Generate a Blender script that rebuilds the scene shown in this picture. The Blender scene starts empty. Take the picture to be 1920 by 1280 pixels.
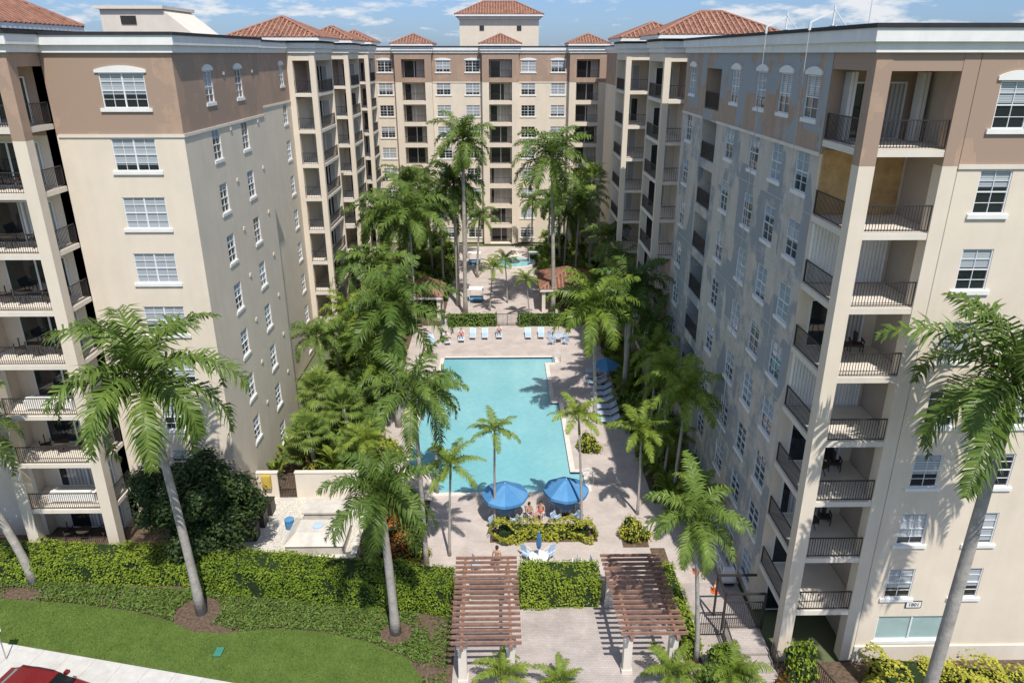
import bpy, math, random
from mathutils import Vector, Matrix, Euler
R=math.radians; PI=math.pi; sin=math.sin; cos=math.cos
rng=random.Random(7)
S=bpy.context.scene; C=S.collection
# ------------------------------------------------------------------ camera
H=28.3; F=1377.0; PITCH=R(21.4); YAW=R(0.85)
cam=bpy.data.objects.new('camera',bpy.data.cameras.new('camera')); C.objects.link(cam)
cam.location=(0,0,H); cam.rotation_euler=(PI/2-PITCH,0,-YAW)
cam.data.sensor_width=36; cam.data.lens=F/1920*36; cam.data.clip_start=0.5; cam.data.clip_end=9000
S.camera=cam
M3=Euler((PI/2-PITCH,0,-YAW)).to_matrix()
def ray(px,py): return M3@Vector(((px-960)/F,(640-py)/F,-1))
def at(px,py,z=0.0):
    d=ray(px,py); t=(z-H)/d.z; return Vector((d.x*t,d.y*t,z))
def atY(px,py,Y):
    d=ray(px,py); t=Y/d.y; return Vector((d.x*t,Y,H+d.z*t))
# ------------------------------------------------------------------ materials
def nodes(name):
    m=bpy.data.materials.new(name); m.use_nodes=True; nt=m.node_tree
    return m,nt,nt.nodes['Principled BSDF'],nt.nodes,nt.links
def mat(name,c,rough=.8,var=.12,scale=3.0,bump=0.0,bscale=30.0,metal=0.0,spec=.3,c2=None,stain=0):
    m,nt,b,N,L=nodes(name)
    b.inputs['Roughness'].default_value=rough; b.inputs['Metallic'].default_value=metal
    b.inputs['Specular IOR Level'].default_value=spec
    tc=N.new('ShaderNodeTexCoord')
    nz=N.new('ShaderNodeTexNoise'); nz.inputs['Scale'].default_value=scale; nz.inputs['Detail'].default_value=6; nz.inputs['Roughness'].default_value=.65
    L.new(tc.outputs['Object'],nz.inputs['Vector'])
    r=N.new('ShaderNodeValToRGB'); a=c2 or tuple(x*(1-var) for x in c); d=c if c2 else tuple(min(1,x*(1+var)) for x in c)
    r.color_ramp.elements[0].position=.32; r.color_ramp.elements[1].position=.68
    r.color_ramp.elements[0].color=(*a,1); r.color_ramp.elements[1].color=(*d,1)
    L.new(nz.outputs['Fac'],r.inputs['Fac']); out=r.outputs['Color']
    if stain:   # soft vertical weather streaks
        mp=N.new('ShaderNodeMapping'); mp.inputs['Scale'].default_value=(1.1,1.1,.12); L.new(tc.outputs['Object'],mp.inputs['Vector'])
        n2=N.new('ShaderNodeTexNoise'); n2.inputs['Scale'].default_value=1.6; n2.inputs['Detail'].default_value=5; L.new(mp.outputs[0],n2.inputs['Vector'])
        r2=N.new('ShaderNodeValToRGB'); r2.color_ramp.elements[0].position=.35; r2.color_ramp.elements[1].position=.6
        r2.color_ramp.elements[0].color=(1-stain,1-stain,1-stain,1); r2.color_ramp.elements[1].color=(1,1,1,1)
        L.new(n2.outputs['Fac'],r2.inputs['Fac'])
        mx=N.new('ShaderNodeMix'); mx.data_type='RGBA'; mx.blend_type='MULTIPLY'; mx.inputs[0].default_value=1
        L.new(out,mx.inputs[6]); L.new(r2.outputs['Color'],mx.inputs[7]); out=mx.outputs[2]
    L.new(out,b.inputs['Base Color'])
    if bump:
        n3=N.new('ShaderNodeTexNoise'); n3.inputs['Scale'].default_value=bscale; n3.inputs['Detail'].default_value=4; L.new(tc.outputs['Object'],n3.inputs['Vector'])
        bp=N.new('ShaderNodeBump'); bp.inputs['Strength'].default_value=bump; bp.inputs['Distance'].default_value=.05
        L.new(n3.outputs['Fac'],bp.inputs['Height']); L.new(bp.outputs[0],b.inputs['Normal'])
    return m
def patchy(name,c,grey,lo,hi,wt=.36,nscale=.9,stain=.10):     # stucco with bare grey repair patches
    m=mat(name,c,.9,.08,.9,.15,40,stain=stain); nt=m.node_tree;N=nt.nodes;L=nt.links;b=N['Principled BSDF']
    src=b.inputs['Base Color'].links[0].from_socket
    tc=N.new('ShaderNodeTexCoord'); mp=N.new('ShaderNodeMapping'); mp.inputs['Scale'].default_value=(1,.55,.27); L.new(tc.outputs['Object'],mp.inputs['Vector'])
    v=N.new('ShaderNodeTexVoronoi'); v.distance='CHEBYCHEV'; v.inputs['Scale'].default_value=.9; L.new(mp.outputs[0],v.inputs['Vector'])
    nz=N.new('ShaderNodeTexNoise'); nz.inputs['Scale'].default_value=nscale; nz.inputs['Detail'].default_value=9; nz.inputs['Roughness'].default_value=.7; L.new(tc.outputs['Object'],nz.inputs['Vector'])
    sp=N.new('ShaderNodeSeparateColor'); L.new(v.outputs['Color'],sp.inputs[0])
    ad=N.new('ShaderNodeMath'); ad.operation='MULTIPLY_ADD'; L.new(sp.outputs[0],ad.inputs[0]); ad.inputs[1].default_value=wt; L.new(nz.outputs['Fac'],ad.inputs[2])
    r=N.new('ShaderNodeValToRGB'); r.color_ramp.elements[0].position=lo; r.color_ramp.elements[1].position=hi
    L.new(ad.outputs[0],r.inputs['Fac'])
    mx=N.new('ShaderNodeMix'); mx.data_type='RGBA'; L.new(r.outputs['Color'],mx.inputs[0]); L.new(src,mx.inputs[6]); mx.inputs[7].default_value=(*grey,1)
    L.new(mx.outputs[2],b.inputs['Base Color']); return m
def brick(name,c1,c2,mortar,scale,w=.5,h=.25,uv=False,ms=.02,bump=.4,rough=.85,noisy=.25):
    m,nt,b,N,L=nodes(name); b.inputs['Roughness'].default_value=rough; b.inputs['Specular IOR Level'].default_value=.25
    tc=N.new('ShaderNodeTexCoord'); br=N.new('ShaderNodeTexBrick'); br.inputs['Scale'].default_value=scale
    br.inputs['Color1'].default_value=(*c1,1); br.inputs['Color2'].default_value=(*c2,1); br.inputs['Mortar'].default_value=(*mortar,1)
    br.inputs['Brick Width'].default_value=w; br.inputs['Row Height'].default_value=h; br.inputs['Mortar Size'].default_value=ms
    L.new(tc.outputs['UV' if uv else 'Object'],br.inputs['Vector'])
    nz=N.new('ShaderNodeTexNoise'); nz.inputs['Scale'].default_value=.8; nz.inputs['Detail'].default_value=8; L.new(tc.outputs['Object'],nz.inputs['Vector'])
    r=N.new('ShaderNodeValToRGB'); r.color_ramp.elements[0].position=.3; r.color_ramp.elements[1].position=.7
    r.color_ramp.elements[0].color=(1-noisy,)*3+(1,); r.color_ramp.elements[1].color=(1,1,1,1); L.new(nz.outputs['Fac'],r.inputs['Fac'])
    mx=N.new('ShaderNodeMix'); mx.data_type='RGBA'; mx.blend_type='MULTIPLY'; mx.inputs[0].default_value=1
    L.new(br.outputs['Color'],mx.inputs[6]); L.new(r.outputs['Color'],mx.inputs[7]); L.new(mx.outputs[2],b.inputs['Base Color'])
    bp=N.new('ShaderNodeBump'); bp.inputs['Strength'].default_value=bump; bp.inputs['Distance'].default_value=.03; bp.invert=True
    L.new(br.outputs['Fac'],bp.inputs['Height']); L.new(bp.outputs[0],b.inputs['Normal']); return m
def fol(name,c1,c2,trans=.25,rough=.5):
    m,nt,b,N,L=nodes(name); b.inputs['Roughness'].default_value=rough; b.inputs['Specular IOR Level'].default_value=.22
    g=N.new('ShaderNodeNewGeometry'); oi=N.new('ShaderNodeObjectInfo')
    tc=N.new('ShaderNodeTexCoord'); nz=N.new('ShaderNodeTexNoise'); nz.inputs['Scale'].default_value=1.3; L.new(tc.outputs['Object'],nz.inputs['Vector'])
    a1=N.new('ShaderNodeMath'); a1.operation='MULTIPLY_ADD'; L.new(g.outputs['Random Per Island'],a1.inputs[0]); a1.inputs[1].default_value=.55
    a2=N.new('ShaderNodeMath'); a2.operation='MULTIPLY_ADD'; L.new(oi.outputs['Random'],a2.inputs[0]); a2.inputs[1].default_value=.35; a2.inputs[2].default_value=-.2
    L.new(a2.outputs[0],a1.inputs[2])
    a3=N.new('ShaderNodeMath'); a3.operation='MULTIPLY_ADD'; L.new(nz.outputs['Fac'],a3.inputs[0]); a3.inputs[1].default_value=.6; L.new(a1.outputs[0],a3.inputs[2])
    r=N.new('ShaderNodeValToRGB'); r.color_ramp.elements[0].color=(*c1,1); r.color_ramp.elements[1].color=(*c2,1); L.new(a3.outputs[0],r.inputs['Fac'])
    L.new(r.outputs['Color'],b.inputs['Base Color'])
    t=N.new('ShaderNodeBsdfTranslucent'); L.new(r.outputs['Color'],t.inputs['Color'])
    ms=N.new('ShaderNodeMixShader'); ms.inputs[0].default_value=trans; L.new(b.outputs[0],ms.inputs[1]); L.new(t.outputs[0],ms.inputs[2])
    L.new(ms.outputs[0],N['Material Output'].inputs['Surface']); return m
def glass(name,blind,vertical=False,amount=1.0,dark=(.015,.02,.025)):
    m,nt,b,N,L=nodes(name); b.inputs['Roughness'].default_value=.06; b.inputs['Specular IOR Level'].default_value=.7
    tc=N.new('ShaderNodeTexCoord'); oi=N.new('ShaderNodeObjectInfo'); sx=N.new('ShaderNodeSeparateXYZ'); L.new(tc.outputs['Generated'],sx.inputs[0])
    axis=sx.outputs['X' if vertical else 'Z']
    th=N.new('ShaderNodeMath'); th.operation='MULTIPLY_ADD'; L.new(oi.outputs['Random'],th.inputs[0]); th.inputs[1].default_value=-1.7*amount; th.inputs[2].default_value=1.05
    gt=N.new('ShaderNodeMath'); gt.operation='GREATER_THAN'; L.new(axis,gt.inputs[0]); L.new(th.outputs[0],gt.inputs[1])
    ml=N.new('ShaderNodeMath'); ml.operation='MULTIPLY'; L.new(axis,ml.inputs[0]); ml.inputs[1].default_value=130 if not vertical else 90
    sn=N.new('ShaderNodeMath'); sn.operation='SINE'; L.new(ml.outputs[0],sn.inputs[0])
    r=N.new('ShaderNodeValToRGB'); r.color_ramp.elements[0].position=0; r.color_ramp.elements[0].color=(*(x*.45 for x in blind),1); r.color_ramp.elements[1].color=(*blind,1)
    ab=N.new('ShaderNodeMath'); ab.operation='MULTIPLY_ADD'; L.new(sn.outputs[0],ab.inputs[0]); ab.inputs[1].default_value=.5; ab.inputs[2].default_value=.6
    L.new(ab.outputs[0],r.inputs['Fac'])
    mx=N.new('ShaderNodeMix'); mx.data_type='RGBA'; L.new(gt.outputs[0],mx.inputs[0]); mx.inputs[6].default_value=(*dark,1); L.new(r.outputs['Color'],mx.inputs[7])
    L.new(mx.outputs[2],b.inputs['Base Color']); return m
BEIGE=mat('beige_stucco',(.74,.645,.525),.9,.045,.5,.15,40,stain=.04)
BROWN=patchy('brown_stucco',(.43,.30,.22),(.37,.265,.20),.60,.63,.3,.35,.05)
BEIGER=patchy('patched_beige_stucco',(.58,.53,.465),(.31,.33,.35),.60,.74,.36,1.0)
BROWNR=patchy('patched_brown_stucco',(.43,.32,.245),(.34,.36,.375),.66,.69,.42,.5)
CREAM=mat('cream_stucco',(.72,.65,.56),.9,.05,.7,.12,40,stain=.05)
WHITE=mat('white_trim',(.80,.79,.76),.7,.04,2,stain=.06)
DARKCAP=mat('dark_roof_edge',(.03,.03,.035),.7,.2,2)
TILE=brick('terracotta_tile',(.36,.19,.13),(.26,.125,.085),(.10,.045,.03),1.0,.30,.38,True,.03,1.0,.85,.45)
TILE2=mat('terracotta_ridge',(.33,.17,.12),.85,.25,3)
TILE3=mat('terracotta_rows',(.33,.165,.115),.85,.35,1.5)
METAL=mat('dark_bronze_metal',(.035,.03,.028),.5,.15,5,spec=.5)
WPAINT=mat('white_painted_metal',(.75,.76,.76),.4,.04,3)
PANE=glass('window_glass_with_blinds',(.50,.54,.58),False,.80)
PANEB=glass('window_glass_bluish',(.40,.50,.60),False,.66,(.045,.065,.09))  # blue of the reflected sky put into pane and blind colours
DGLASS=glass('door_glass',(.55,.55,.54),True,.55)
SHOPG=mat('pale_green_glass',(.36,.48,.47),.12,.12,.6,spec=.7)
SHUT=brick('accordion_shutter',(.74,.73,.70),(.70,.69,.66),(.42,.41,.40),1.0,.16,50,False,.018,.6,.6,.1)
PLY=mat('plywood_board',(.52,.335,.15),.85,.22,1.6)
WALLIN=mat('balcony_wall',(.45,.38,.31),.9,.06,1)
PAVER=brick('brick_pavers',(.62,.535,.49),(.56,.475,.435),(.48,.42,.385),2.2,.5,.25,False,.03,.3,.9,.22)
PLAZA=brick('plaza_pavers',(.56,.49,.455),(.49,.425,.395),(.41,.36,.335),2.2,.5,.25,False,.03,.3,.9,.3)
CONC=mat('concrete',(.55,.53,.50),.9,.1,1.5,.1,30,stain=.05)
ASPH=mat('asphalt',(.055,.055,.057),.95,.2,2,.3,60)
MULCH=mat('bark_mulch',(.13,.09,.062),1,.5,6,.8,25)
GRASSM=mat('lawn_grass',(.125,.19,.04),.95,.3,.9,.8,60,c2=(.08,.13,.024))
EARTH=mat('far_ground',(.12,.14,.07),1,.3,.02)
GRAVEL=mat('white_gravel',(.64,.60,.53),.95,.35,9,1,30)
WOOD=mat('pergola_wood',(.27,.155,.115),.8,.25,4,.1,30)
BLUE=mat('blue_canvas',(.07,.215,.43),.85,.1,2)
BLUE2=mat('blue_canvas_pale',(.10,.27,.50),.85,.1,2)
LBLUE=mat('pale_blue_sling',(.42,.55,.72),.8,.06,2)
NAVY=mat('pool_tile',(.02,.05,.14),.3,.3,8)
COPING=mat('pool_coping',(.68,.63,.57),.8,.08,2)
TRUNK=mat('palm_trunk',(.37,.34,.305),.95,.25,2.0,.6,12)
SHAFT=mat('crown_shaft',(.16,.24,.055),.5,.2,2)
BARK=mat('tree_bark',(.12,.09,.07),1,.3,5,.6,20)
LROYAL=fol('royal_palm_leaf',(.028,.072,.014),(.185,.265,.05),.25,.42)
LYOUNG=fol('young_palm_leaf',(.065,.13,.02),(.30,.37,.055),.3,.45)
LFAN=fol('fan_palm_leaf',(.05,.105,.02),(.26,.34,.075),.25,.45)
LHEDGE=fol('hedge_leaf',(.09,.155,.012),(.30,.385,.04),.22,.5)
LDARK=fol('dark_leaf',(.016,.038,.012),(.08,.115,.03),.15,.45)
LSHRUB=fol('shrub_leaf',(.05,.11,.018),(.20,.29,.05),.2,.45)
LCOVER=fol('ground_cover_leaf',(.045,.10,.018),(.18,.25,.05),.2,.5)
LYEL=fol('yellow_leaf',(.19,.23,.02),(.56,.52,.07),.25,.5)
LRED=fol('red_flower_leaf',(.05,.11,.02),(.60,.13,.02),.2,.5)
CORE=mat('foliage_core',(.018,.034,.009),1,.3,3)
SKIN=mat('skin',(.50,.29,.20),.6,.06,3); HAIR=mat('hair',(.05,.03,.02),.7,.2,10); SWIM=mat('swimwear',(.05,.06,.10),.8,.1,3); SWIMR=mat('red_swimwear',(.45,.06,.05),.8,.1,3)
def water():
    m,nt,b,N,L=nodes('pool_water'); b.inputs['Roughness'].default_value=.05; b.inputs['Specular IOR Level'].default_value=.5
    tc=N.new('ShaderNodeTexCoord'); nz=N.new('ShaderNodeTexNoise'); nz.inputs['Scale'].default_value=.12; nz.inputs['Detail'].default_value=3; L.new(tc.outputs['Object'],nz.inputs['Vector'])
    nd=N.new('ShaderNodeTexNoise'); nd.inputs['Scale'].default_value=1.4; L.new(tc.outputs['Object'],nd.inputs['Vector'])
    mxv=N.new('ShaderNodeMix'); mxv.data_type='VECTOR'; mxv.inputs[0].default_value=.25; L.new(tc.outputs['Object'],mxv.inputs[4]); L.new(nd.outputs['Color'],mxv.inputs[5])
    vo=N.new('ShaderNodeTexVoronoi'); vo.feature='SMOOTH_F1'; vo.inputs['Scale'].default_value=3.4; L.new(mxv.outputs[1],vo.inputs['Vector'])
    r=N.new('ShaderNodeValToRGB'); r.color_ramp.elements[0].position=.3; r.color_ramp.elements[1].position=.7
    r.color_ramp.elements[0].color=(.18,.445,.49,1); r.color_ramp.elements[1].color=(.25,.515,.55,1); L.new(nz.outputs['Fac'],r.inputs['Fac'])
    r2=N.new('ShaderNodeValToRGB'); r2.color_ramp.elements[0].position=.2; r2.color_ramp.elements[1].position=.75; r2.color_ramp.elements[0].color=(.95,.965,.975,1); r2.color_ramp.elements[1].color=(1.07,1.04,1.03,1)  # faint caustic light painted into the water colour
    L.new(vo.outputs['Distance'],r2.inputs['Fac'])
    mx=N.new('ShaderNodeMix'); mx.data_type='RGBA'; mx.blend_type='MULTIPLY'; mx.inputs[0].default_value=1; L.new(r.outputs['Color'],mx.inputs[6]); L.new(r2.outputs['Color'],mx.inputs[7])
    L.new(mx.outputs[2],b.inputs['Base Color'])
    n3=N.new('ShaderNodeTexNoise'); n3.inputs['Scale'].default_value=3.5; n3.inputs['Detail'].default_value=4; L.new(tc.outputs['Object'],n3.inputs['Vector'])
    bp=N.new('ShaderNodeBump'); bp.inputs['Strength'].default_value=.18; bp.inputs['Distance'].default_value=.05; L.new(n3.outputs['Fac'],bp.inputs['Height']); L.new(bp.outputs[0],b.inputs['Normal']); return m
WATER=water()
# ------------------------------------------------------------------ mesh builder
WL={}
def wl(o): return WL.get(o.name,Vector((0,0,0))) if o else Vector((0,0,0))
class MB:
    def __init__(s): s.v=[];s.f=[];s.m=[];s.uv=[]
    def face(s,pts,m=0,uv=None):
        n=len(s.v); s.v.extend(tuple(p) for p in pts); s.f.append(tuple(range(n,n+len(pts)))); s.m.append(m)
        s.uv.extend(uv if uv else [(0,0)]*len(pts))
    def box(s,x0,x1,y0,y1,z0,z1,m=0):
        a=[(x0,y0,z0),(x1,y0,z0),(x1,y1,z0),(x0,y1,z0),(x0,y0,z1),(x1,y0,z1),(x1,y1,z1),(x0,y1,z1)]
        for q in ((0,3,2,1),(4,5,6,7),(0,1,5,4),(1,2,6,5),(2,3,7,6),(3,0,4,7)): s.face([a[i] for i in q],m)
    def bar(s,p,q,w,h=None,m=0,ref=(0,0,1)):
        p=Vector(p);q=Vector(q);d=(q-p).normalized();h=h or w;r=Vector(ref)
        if abs(d.dot(r))>.98: r=Vector((1,0,0))
        a=d.cross(r).normalized()*w/2; b=a.cross(d).normalized()*h/2
        A=[p-a-b,p+a-b,p+a+b,p-a+b];B=[q-a-b,q+a-b,q+a+b,q-a+b]
        for i in range(4): s.face([A[i],A[(i+1)%4],B[(i+1)%4],B[i]],m)
        s.face(A[::-1],m);s.face(B,m)
    def tube(s,pts,rad,n=8,m=0,cap=True):
        pts=[Vector(p) for p in pts]; rings=[]
        for i,p in enumerate(pts):
            d=(pts[min(i+1,len(pts)-1)]-pts[max(i-1,0)]).normalized(); r=Vector((1,0,0)) if abs(d.x)<.9 else Vector((0,1,0))
            a=d.cross(r).normalized(); b=d.cross(a); rr=rad[i] if hasattr(rad,'__len__') else rad
            rings.append([p+(a*cos(2*PI*k/n)+b*sin(2*PI*k/n))*rr for k in range(n)])
        base=len(s.v)
        for r_ in rings: s.v.extend(tuple(p) for p in r_)
        for i in range(len(rings)-1):
            for k in range(n):
                s.f.append((base+i*n+k,base+i*n+(k+1)%n,base+(i+1)*n+(k+1)%n,base+(i+1)*n+k)); s.m.append(m); s.uv.extend([(0,0)]*4)
        if cap:
            s.f.append(tuple(base+k for k in range(n))[::-1]); s.m.append(m); s.uv.extend([(0,0)]*n)
            s.f.append(tuple(base+(len(rings)-1)*n+k for k in range(n))); s.m.append(m); s.uv.extend([(0,0)]*n)
    def lathe(s,prof,n=16,c=(0,0,0),m=0):
        for i in range(len(prof)-1):
            (r0,z0),(r1,z1)=prof[i],prof[i+1]
            for k in range(n):
                a=2*PI*k/n;b=2*PI*(k+1)/n
                P=[(c[0]+r0*cos(a),c[1]+r0*sin(a),c[2]+z0),(c[0]+r0*cos(b),c[1]+r0*sin(b),c[2]+z0),(c[0]+r1*cos(b),c[1]+r1*sin(b),c[2]+z1),(c[0]+r1*cos(a),c[1]+r1*sin(a),c[2]+z1)]
                if r0<1e-5: P=[P[0],P[2],P[3]]
                elif r1<1e-5: P=P[:3]
                s.face(P,m)
    def mesh(s,name,mats,smooth=False,off=(0,0,0)):
        me=bpy.data.meshes.new(name); o=Vector(off)
        me.from_pydata([(v[0]-o.x,v[1]-o.y,v[2]-o.z) for v in s.v],[],s.f)
        if not isinstance(mats,(list,tuple)): mats=[mats]
        for m in mats: me.materials.append(m)
        me.polygons.foreach_set('material_index',s.m)
        if any(u!=(0,0) for u in s.uv):
            l=me.uv_layers.new(name='UVMap'); l.data.foreach_set('uv',[c for u in s.uv for c in u])
        if smooth: me.polygons.foreach_set('use_smooth',[True]*len(me.polygons))
        me.update(); return me
    def build(s,name,mats,parent=None,smooth=False):
        me=s.mesh(name,mats,smooth,wl(parent)); o=bpy.data.objects.new(name,me); C.objects.link(o)
        if parent: o.parent=parent
        WL[o.name]=wl(parent); return o
def inst(name,me,parent=None,loc=(0,0,0),rot=0,scale=None):
    o=bpy.data.objects.new(name,me); C.objects.link(o)
    if parent: o.parent=parent
    o.location=Vector(loc)-wl(parent); o.rotation_euler=(0,0,rot)
    if scale: o.scale=scale if hasattr(scale,'__len__') else (scale,)*3
    return o
def sub(name,me,parent):
    o=bpy.data.objects.new(name,me); C.objects.link(o); o.parent=parent; return o
def tag(o,label=None,cat=None,group=None,kind=None):
    if label: o['label']=label
    if cat: o['category']=cat
    if group: o['group']=group
    if kind: o['kind']=kind
    return o
def thing(name,label,cat,loc=(0,0,0),rot=0,group=None):
    o=bpy.data.objects.new(name,None); C.objects.link(o); o.location=loc; o.rotation_euler=(0,0,rot); o.empty_display_size=.2
    WL[o.name]=Vector(loc); return tag(o,label,cat,group)
def copy_tree(o,loc,rot,label,group=None):
    c=o.copy(); C.objects.link(c); c.location=loc; c.rotation_euler=(0,0,rot); c['label']=label
    if group: c['group']=group
    for ch in list(o.children):
        k=ch.copy(); C.objects.link(k); k.parent=c
        for g in ch.children:
            q=g.copy(); C.objects.link(q); q.parent=k
    return c
def sheet(name,pts,z,m,kind='structure'):
    b=MB(); b.face([(p[0],p[1],z) for p in pts]); return tag(b.build(name,m),kind=kind)
def rect(x0,x1,y0,y1): return [(x0,y0),(x1,y0),(x1,y1),(x0,y1)]
ORD=['ground','second','third','fourth','fifth','sixth','seventh','eighth','ninth']
# ------------------------------------------------------------------ world and sun
sv=Vector((.17,-.57,1)).normalized()
W=bpy.data.worlds.new('World'); S.world=W; W.use_nodes=True; N=W.node_tree.nodes; L=W.node_tree.links
bg=N['Background']; bg.inputs['Strength'].default_value=.148
sk=N.new('ShaderNodeTexSky'); sk.sky_type='NISHITA'; sk.sun_disc=False; sk.sun_elevation=math.asin(sv.z); sk.sun_rotation=math.atan2(sv.x,sv.y)
sk.air_density=1.0; sk.dust_density=.4; sk.ozone_density=2.0
tc=N.new('ShaderNodeTexCoord'); mp=N.new('ShaderNodeMapping'); mp.inputs['Scale'].default_value=(4.4,4.4,17); mp.inputs['Location'].default_value=(.3,.2,0); L.new(tc.outputs['Generated'],mp.inputs['Vector'])
nz=N.new('ShaderNodeTexNoise'); nz.inputs['Scale'].default_value=2.9; nz.inputs['Detail'].default_value=9; nz.inputs['Roughness'].default_value=.6; L.new(mp.outputs[0],nz.inputs['Vector'])
rp=N.new('ShaderNodeValToRGB'); rp.color_ramp.elements[0].position=.50; rp.color_ramp.elements[1].position=.62; L.new(nz.outputs['Fac'],rp.inputs['Fac'])
# deeper blue towards the horizon, where the plain model is almost white
sz=N.new('ShaderNodeSeparateXYZ'); L.new(tc.outputs['Generated'],sz.inputs[0])
hr=N.new('ShaderNodeValToRGB'); hr.color_ramp.elements[0].position=0; hr.color_ramp.elements[1].position=.35; hr.color_ramp.elements[0].color=(.33,.46,.78,1); hr.color_ramp.elements[1].color=(.85,.92,1,1); L.new(sz.outputs['Z'],hr.inputs['Fac'])
tint=N.new('ShaderNodeMix'); tint.data_type='RGBA'; tint.blend_type='MULTIPLY'; tint.inputs[0].default_value=1; L.new(sk.outputs[0],tint.inputs[6]); L.new(hr.outputs['Color'],tint.inputs[7])
mx=N.new('ShaderNodeMix'); mx.data_type='RGBA'; L.new(rp.outputs['Color'],mx.inputs[0]); L.new(tint.outputs[2],mx.inputs[6]); mx.inputs[7].default_value=(5.5,5.7,6.0,1)
L.new(mx.outputs[2],bg.inputs['Color'])
sun=bpy.data.lights.new('sun','SUN'); sun.energy=4.9; sun.angle=R(.53); sun.color=(1,.955,.88)
so=bpy.data.objects.new('sun',sun); C.objects.link(so); so.rotation_euler=sv.to_track_quat('Z','Y').to_euler(); so.location=(20,-40,80)
S.view_settings.view_transform='Standard'; S.view_settings.look='None'; S.view_settings.exposure=0
# ------------------------------------------------------------------ ground, street, paving, pool
sheet('ground',rect(-4000,4000,-1500,6000),-.2,EARTH)
d=Vector((.977,-.213)); t=Vector((.213,.977)); o0=Vector((-26.3,30.1))
def st(s_,t_): p=o0+d*s_+t*t_; return (p.x,p.y)
sheet('street',[st(-60,-14),st(90,-14),st(90,-2.05),st(-60,-2.05)],-.12,ASPH)
b=MB(); P=[st(-60,-2.05),st(90,-2.05),st(90,-1.9),st(-60,-1.9)]
def prism(b,P,z0,z1,m=0):
    b.face([(p[0],p[1],z1) for p in P],m)
    for i in range(len(P)):
        p,q=P[i],P[(i+1)%len(P)]; b.face([(p[0],p[1],z0),(q[0],q[1],z0),(q[0],q[1],z1),(p[0],p[1],z1)],m)
prism(b,P,-.2,.02); tag(b.build('kerb',CONC),kind='structure')
b=MB()
for i in range(60):
    s0=-30+i*1.5; prism(b,[st(s0,-1.895),st(s0+1.485,-1.895),st(s0+1.485,0),st(s0,0)],-.2,.03)
tag(b.build('pavement',CONC),kind='structure')
lawn=[(-60,40.7),(-40,35.9),(-28.1,33.3),(-24,32.9),(-20.1,32.2),(-18,31.5),(-16.2,30.6),(-14.6,30.5),(-12,30.8),(-9.5,30.5),(-7,29.8),(-4.9,28.7),(-4.0,27.4),(-3.6,25.6)]
def liney(x): return 30.1-.218*(x+26.3)+.02
b=MB(); b2=MB()
for (xa,ya),(xb,yb) in zip(lawn,lawn[1:]):
    b.face([(xa,liney(xa),.022),(xb,liney(xb),.022),(xb,yb,.022),(xa,ya,.022)])
    b2.face([(xa,liney(xa),.004),(xb,liney(xb),.004),(xb,43,.004),(xa,43,.004)])
b2.face([(-3.6,liney(-3.6),.004),(-2.5,liney(-2.5),.004),(-2.5,43,.004),(-3.6,43,.004)])
tag(b.build('lawn',GRASSM),kind='structure'); tag(b2.build('planting_bed',MULCH),kind='structure')
sheet('plaza',[(-2.5,24.9),(13.4,21.4),(13.4,34),(-2.5,34)],.03,PLAZA)
sheet('entrance_bed',[(13.41,21),(50,13),(50,28.1),(13.41,28.1)],.02,MULCH)
XS=[-16.5,-6.8,-5.7,-4.8,4.2,4.9,5.2,5.8,13.5]; YS=[34,43.5,46,57.3,66.2,67.6,113]
def inpool(x,y):
    return (43.5<y<46 and -4.8<x<5.8) or (46<y<57.3 and -6.8<x<4.9) or (57.3<y<67.6 and -5.7<x<4.2) or (66.2<y<67.6 and 4.2<x<5.2)
dk=MB();wa=MB();tl=MB();cp=MB();ci=0
for i in range(len(XS)-1):
    for j in range(len(YS)-1):
        x0,x1,y0,y1=XS[i],XS[i+1],YS[j],YS[j+1]; cx,cy=(x0+x1)/2,(y0+y1)/2
        if inpool(cx,cy):
            wa.face([(x0,y0,-.07),(x1,y0,-.07),(x1,y1,-.07),(x0,y1,-.07)])
            for (ox,oy,e) in ((-1,0,((x0,y0),(x0,y1))),(1,0,((x1,y0),(x1,y1))),(0,-1,((x0,y0),(x1,y0))),(0,1,((x0,y1),(x1,y1)))):
                nx=cx+ox*((x1-x0)/2+.05); ny=cy+oy*((y1-y0)/2+.05)
                if not inpool(nx,ny):
                    (a,b_),(c_,d_)=e; tl.face([(a,b_,-.2),(c_,d_,-.2),(c_,d_,.09),(a,b_,.09)])
                    ci+=1; zz=.092+ci*.0007; w_=.38
                    if ox: cp.box(min(a,a+ox*w_),max(a,a+ox*w_),b_,d_,.04,zz)
                    else: cp.box(a,c_,min(b_,b_+oy*w_),max(b_,b_+oy*w_),.04,zz)
        else: dk.face([(x0,y0,.05),(x1,y0,.05),(x1,y1,.05),(x0,y1,.05)])
dk.box(-16.5,13.5,33.98,34.0,-.1,.049)
tag(dk.build('pool_deck',PAVER),kind='structure'); tag(wa.build('pool_water',WATER),kind='structure'); tag(tl.build('pool_wall',NAVY),kind='structure'); tag(cp.build('pool_coping',COPING),kind='structure')
for r_ in ((-16.5,-9.6,43.2,76),(10.2,13.45,42,73),(-16.4,-6.6,77,112),(6.6,13.4,77,112),(-.8,5.9,37.9,39.3),(-8.7,-4.9,35.6,42.6),(7.4,9.0,37.3,39.1),(9.01,9.9,27.5,37.2)):
    sheet('garden_bed',rect(*r_),.075,MULCH)
sheet('gravel',rect(-16.4,-9.0,35.9,43),.08,GRAVEL)
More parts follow.
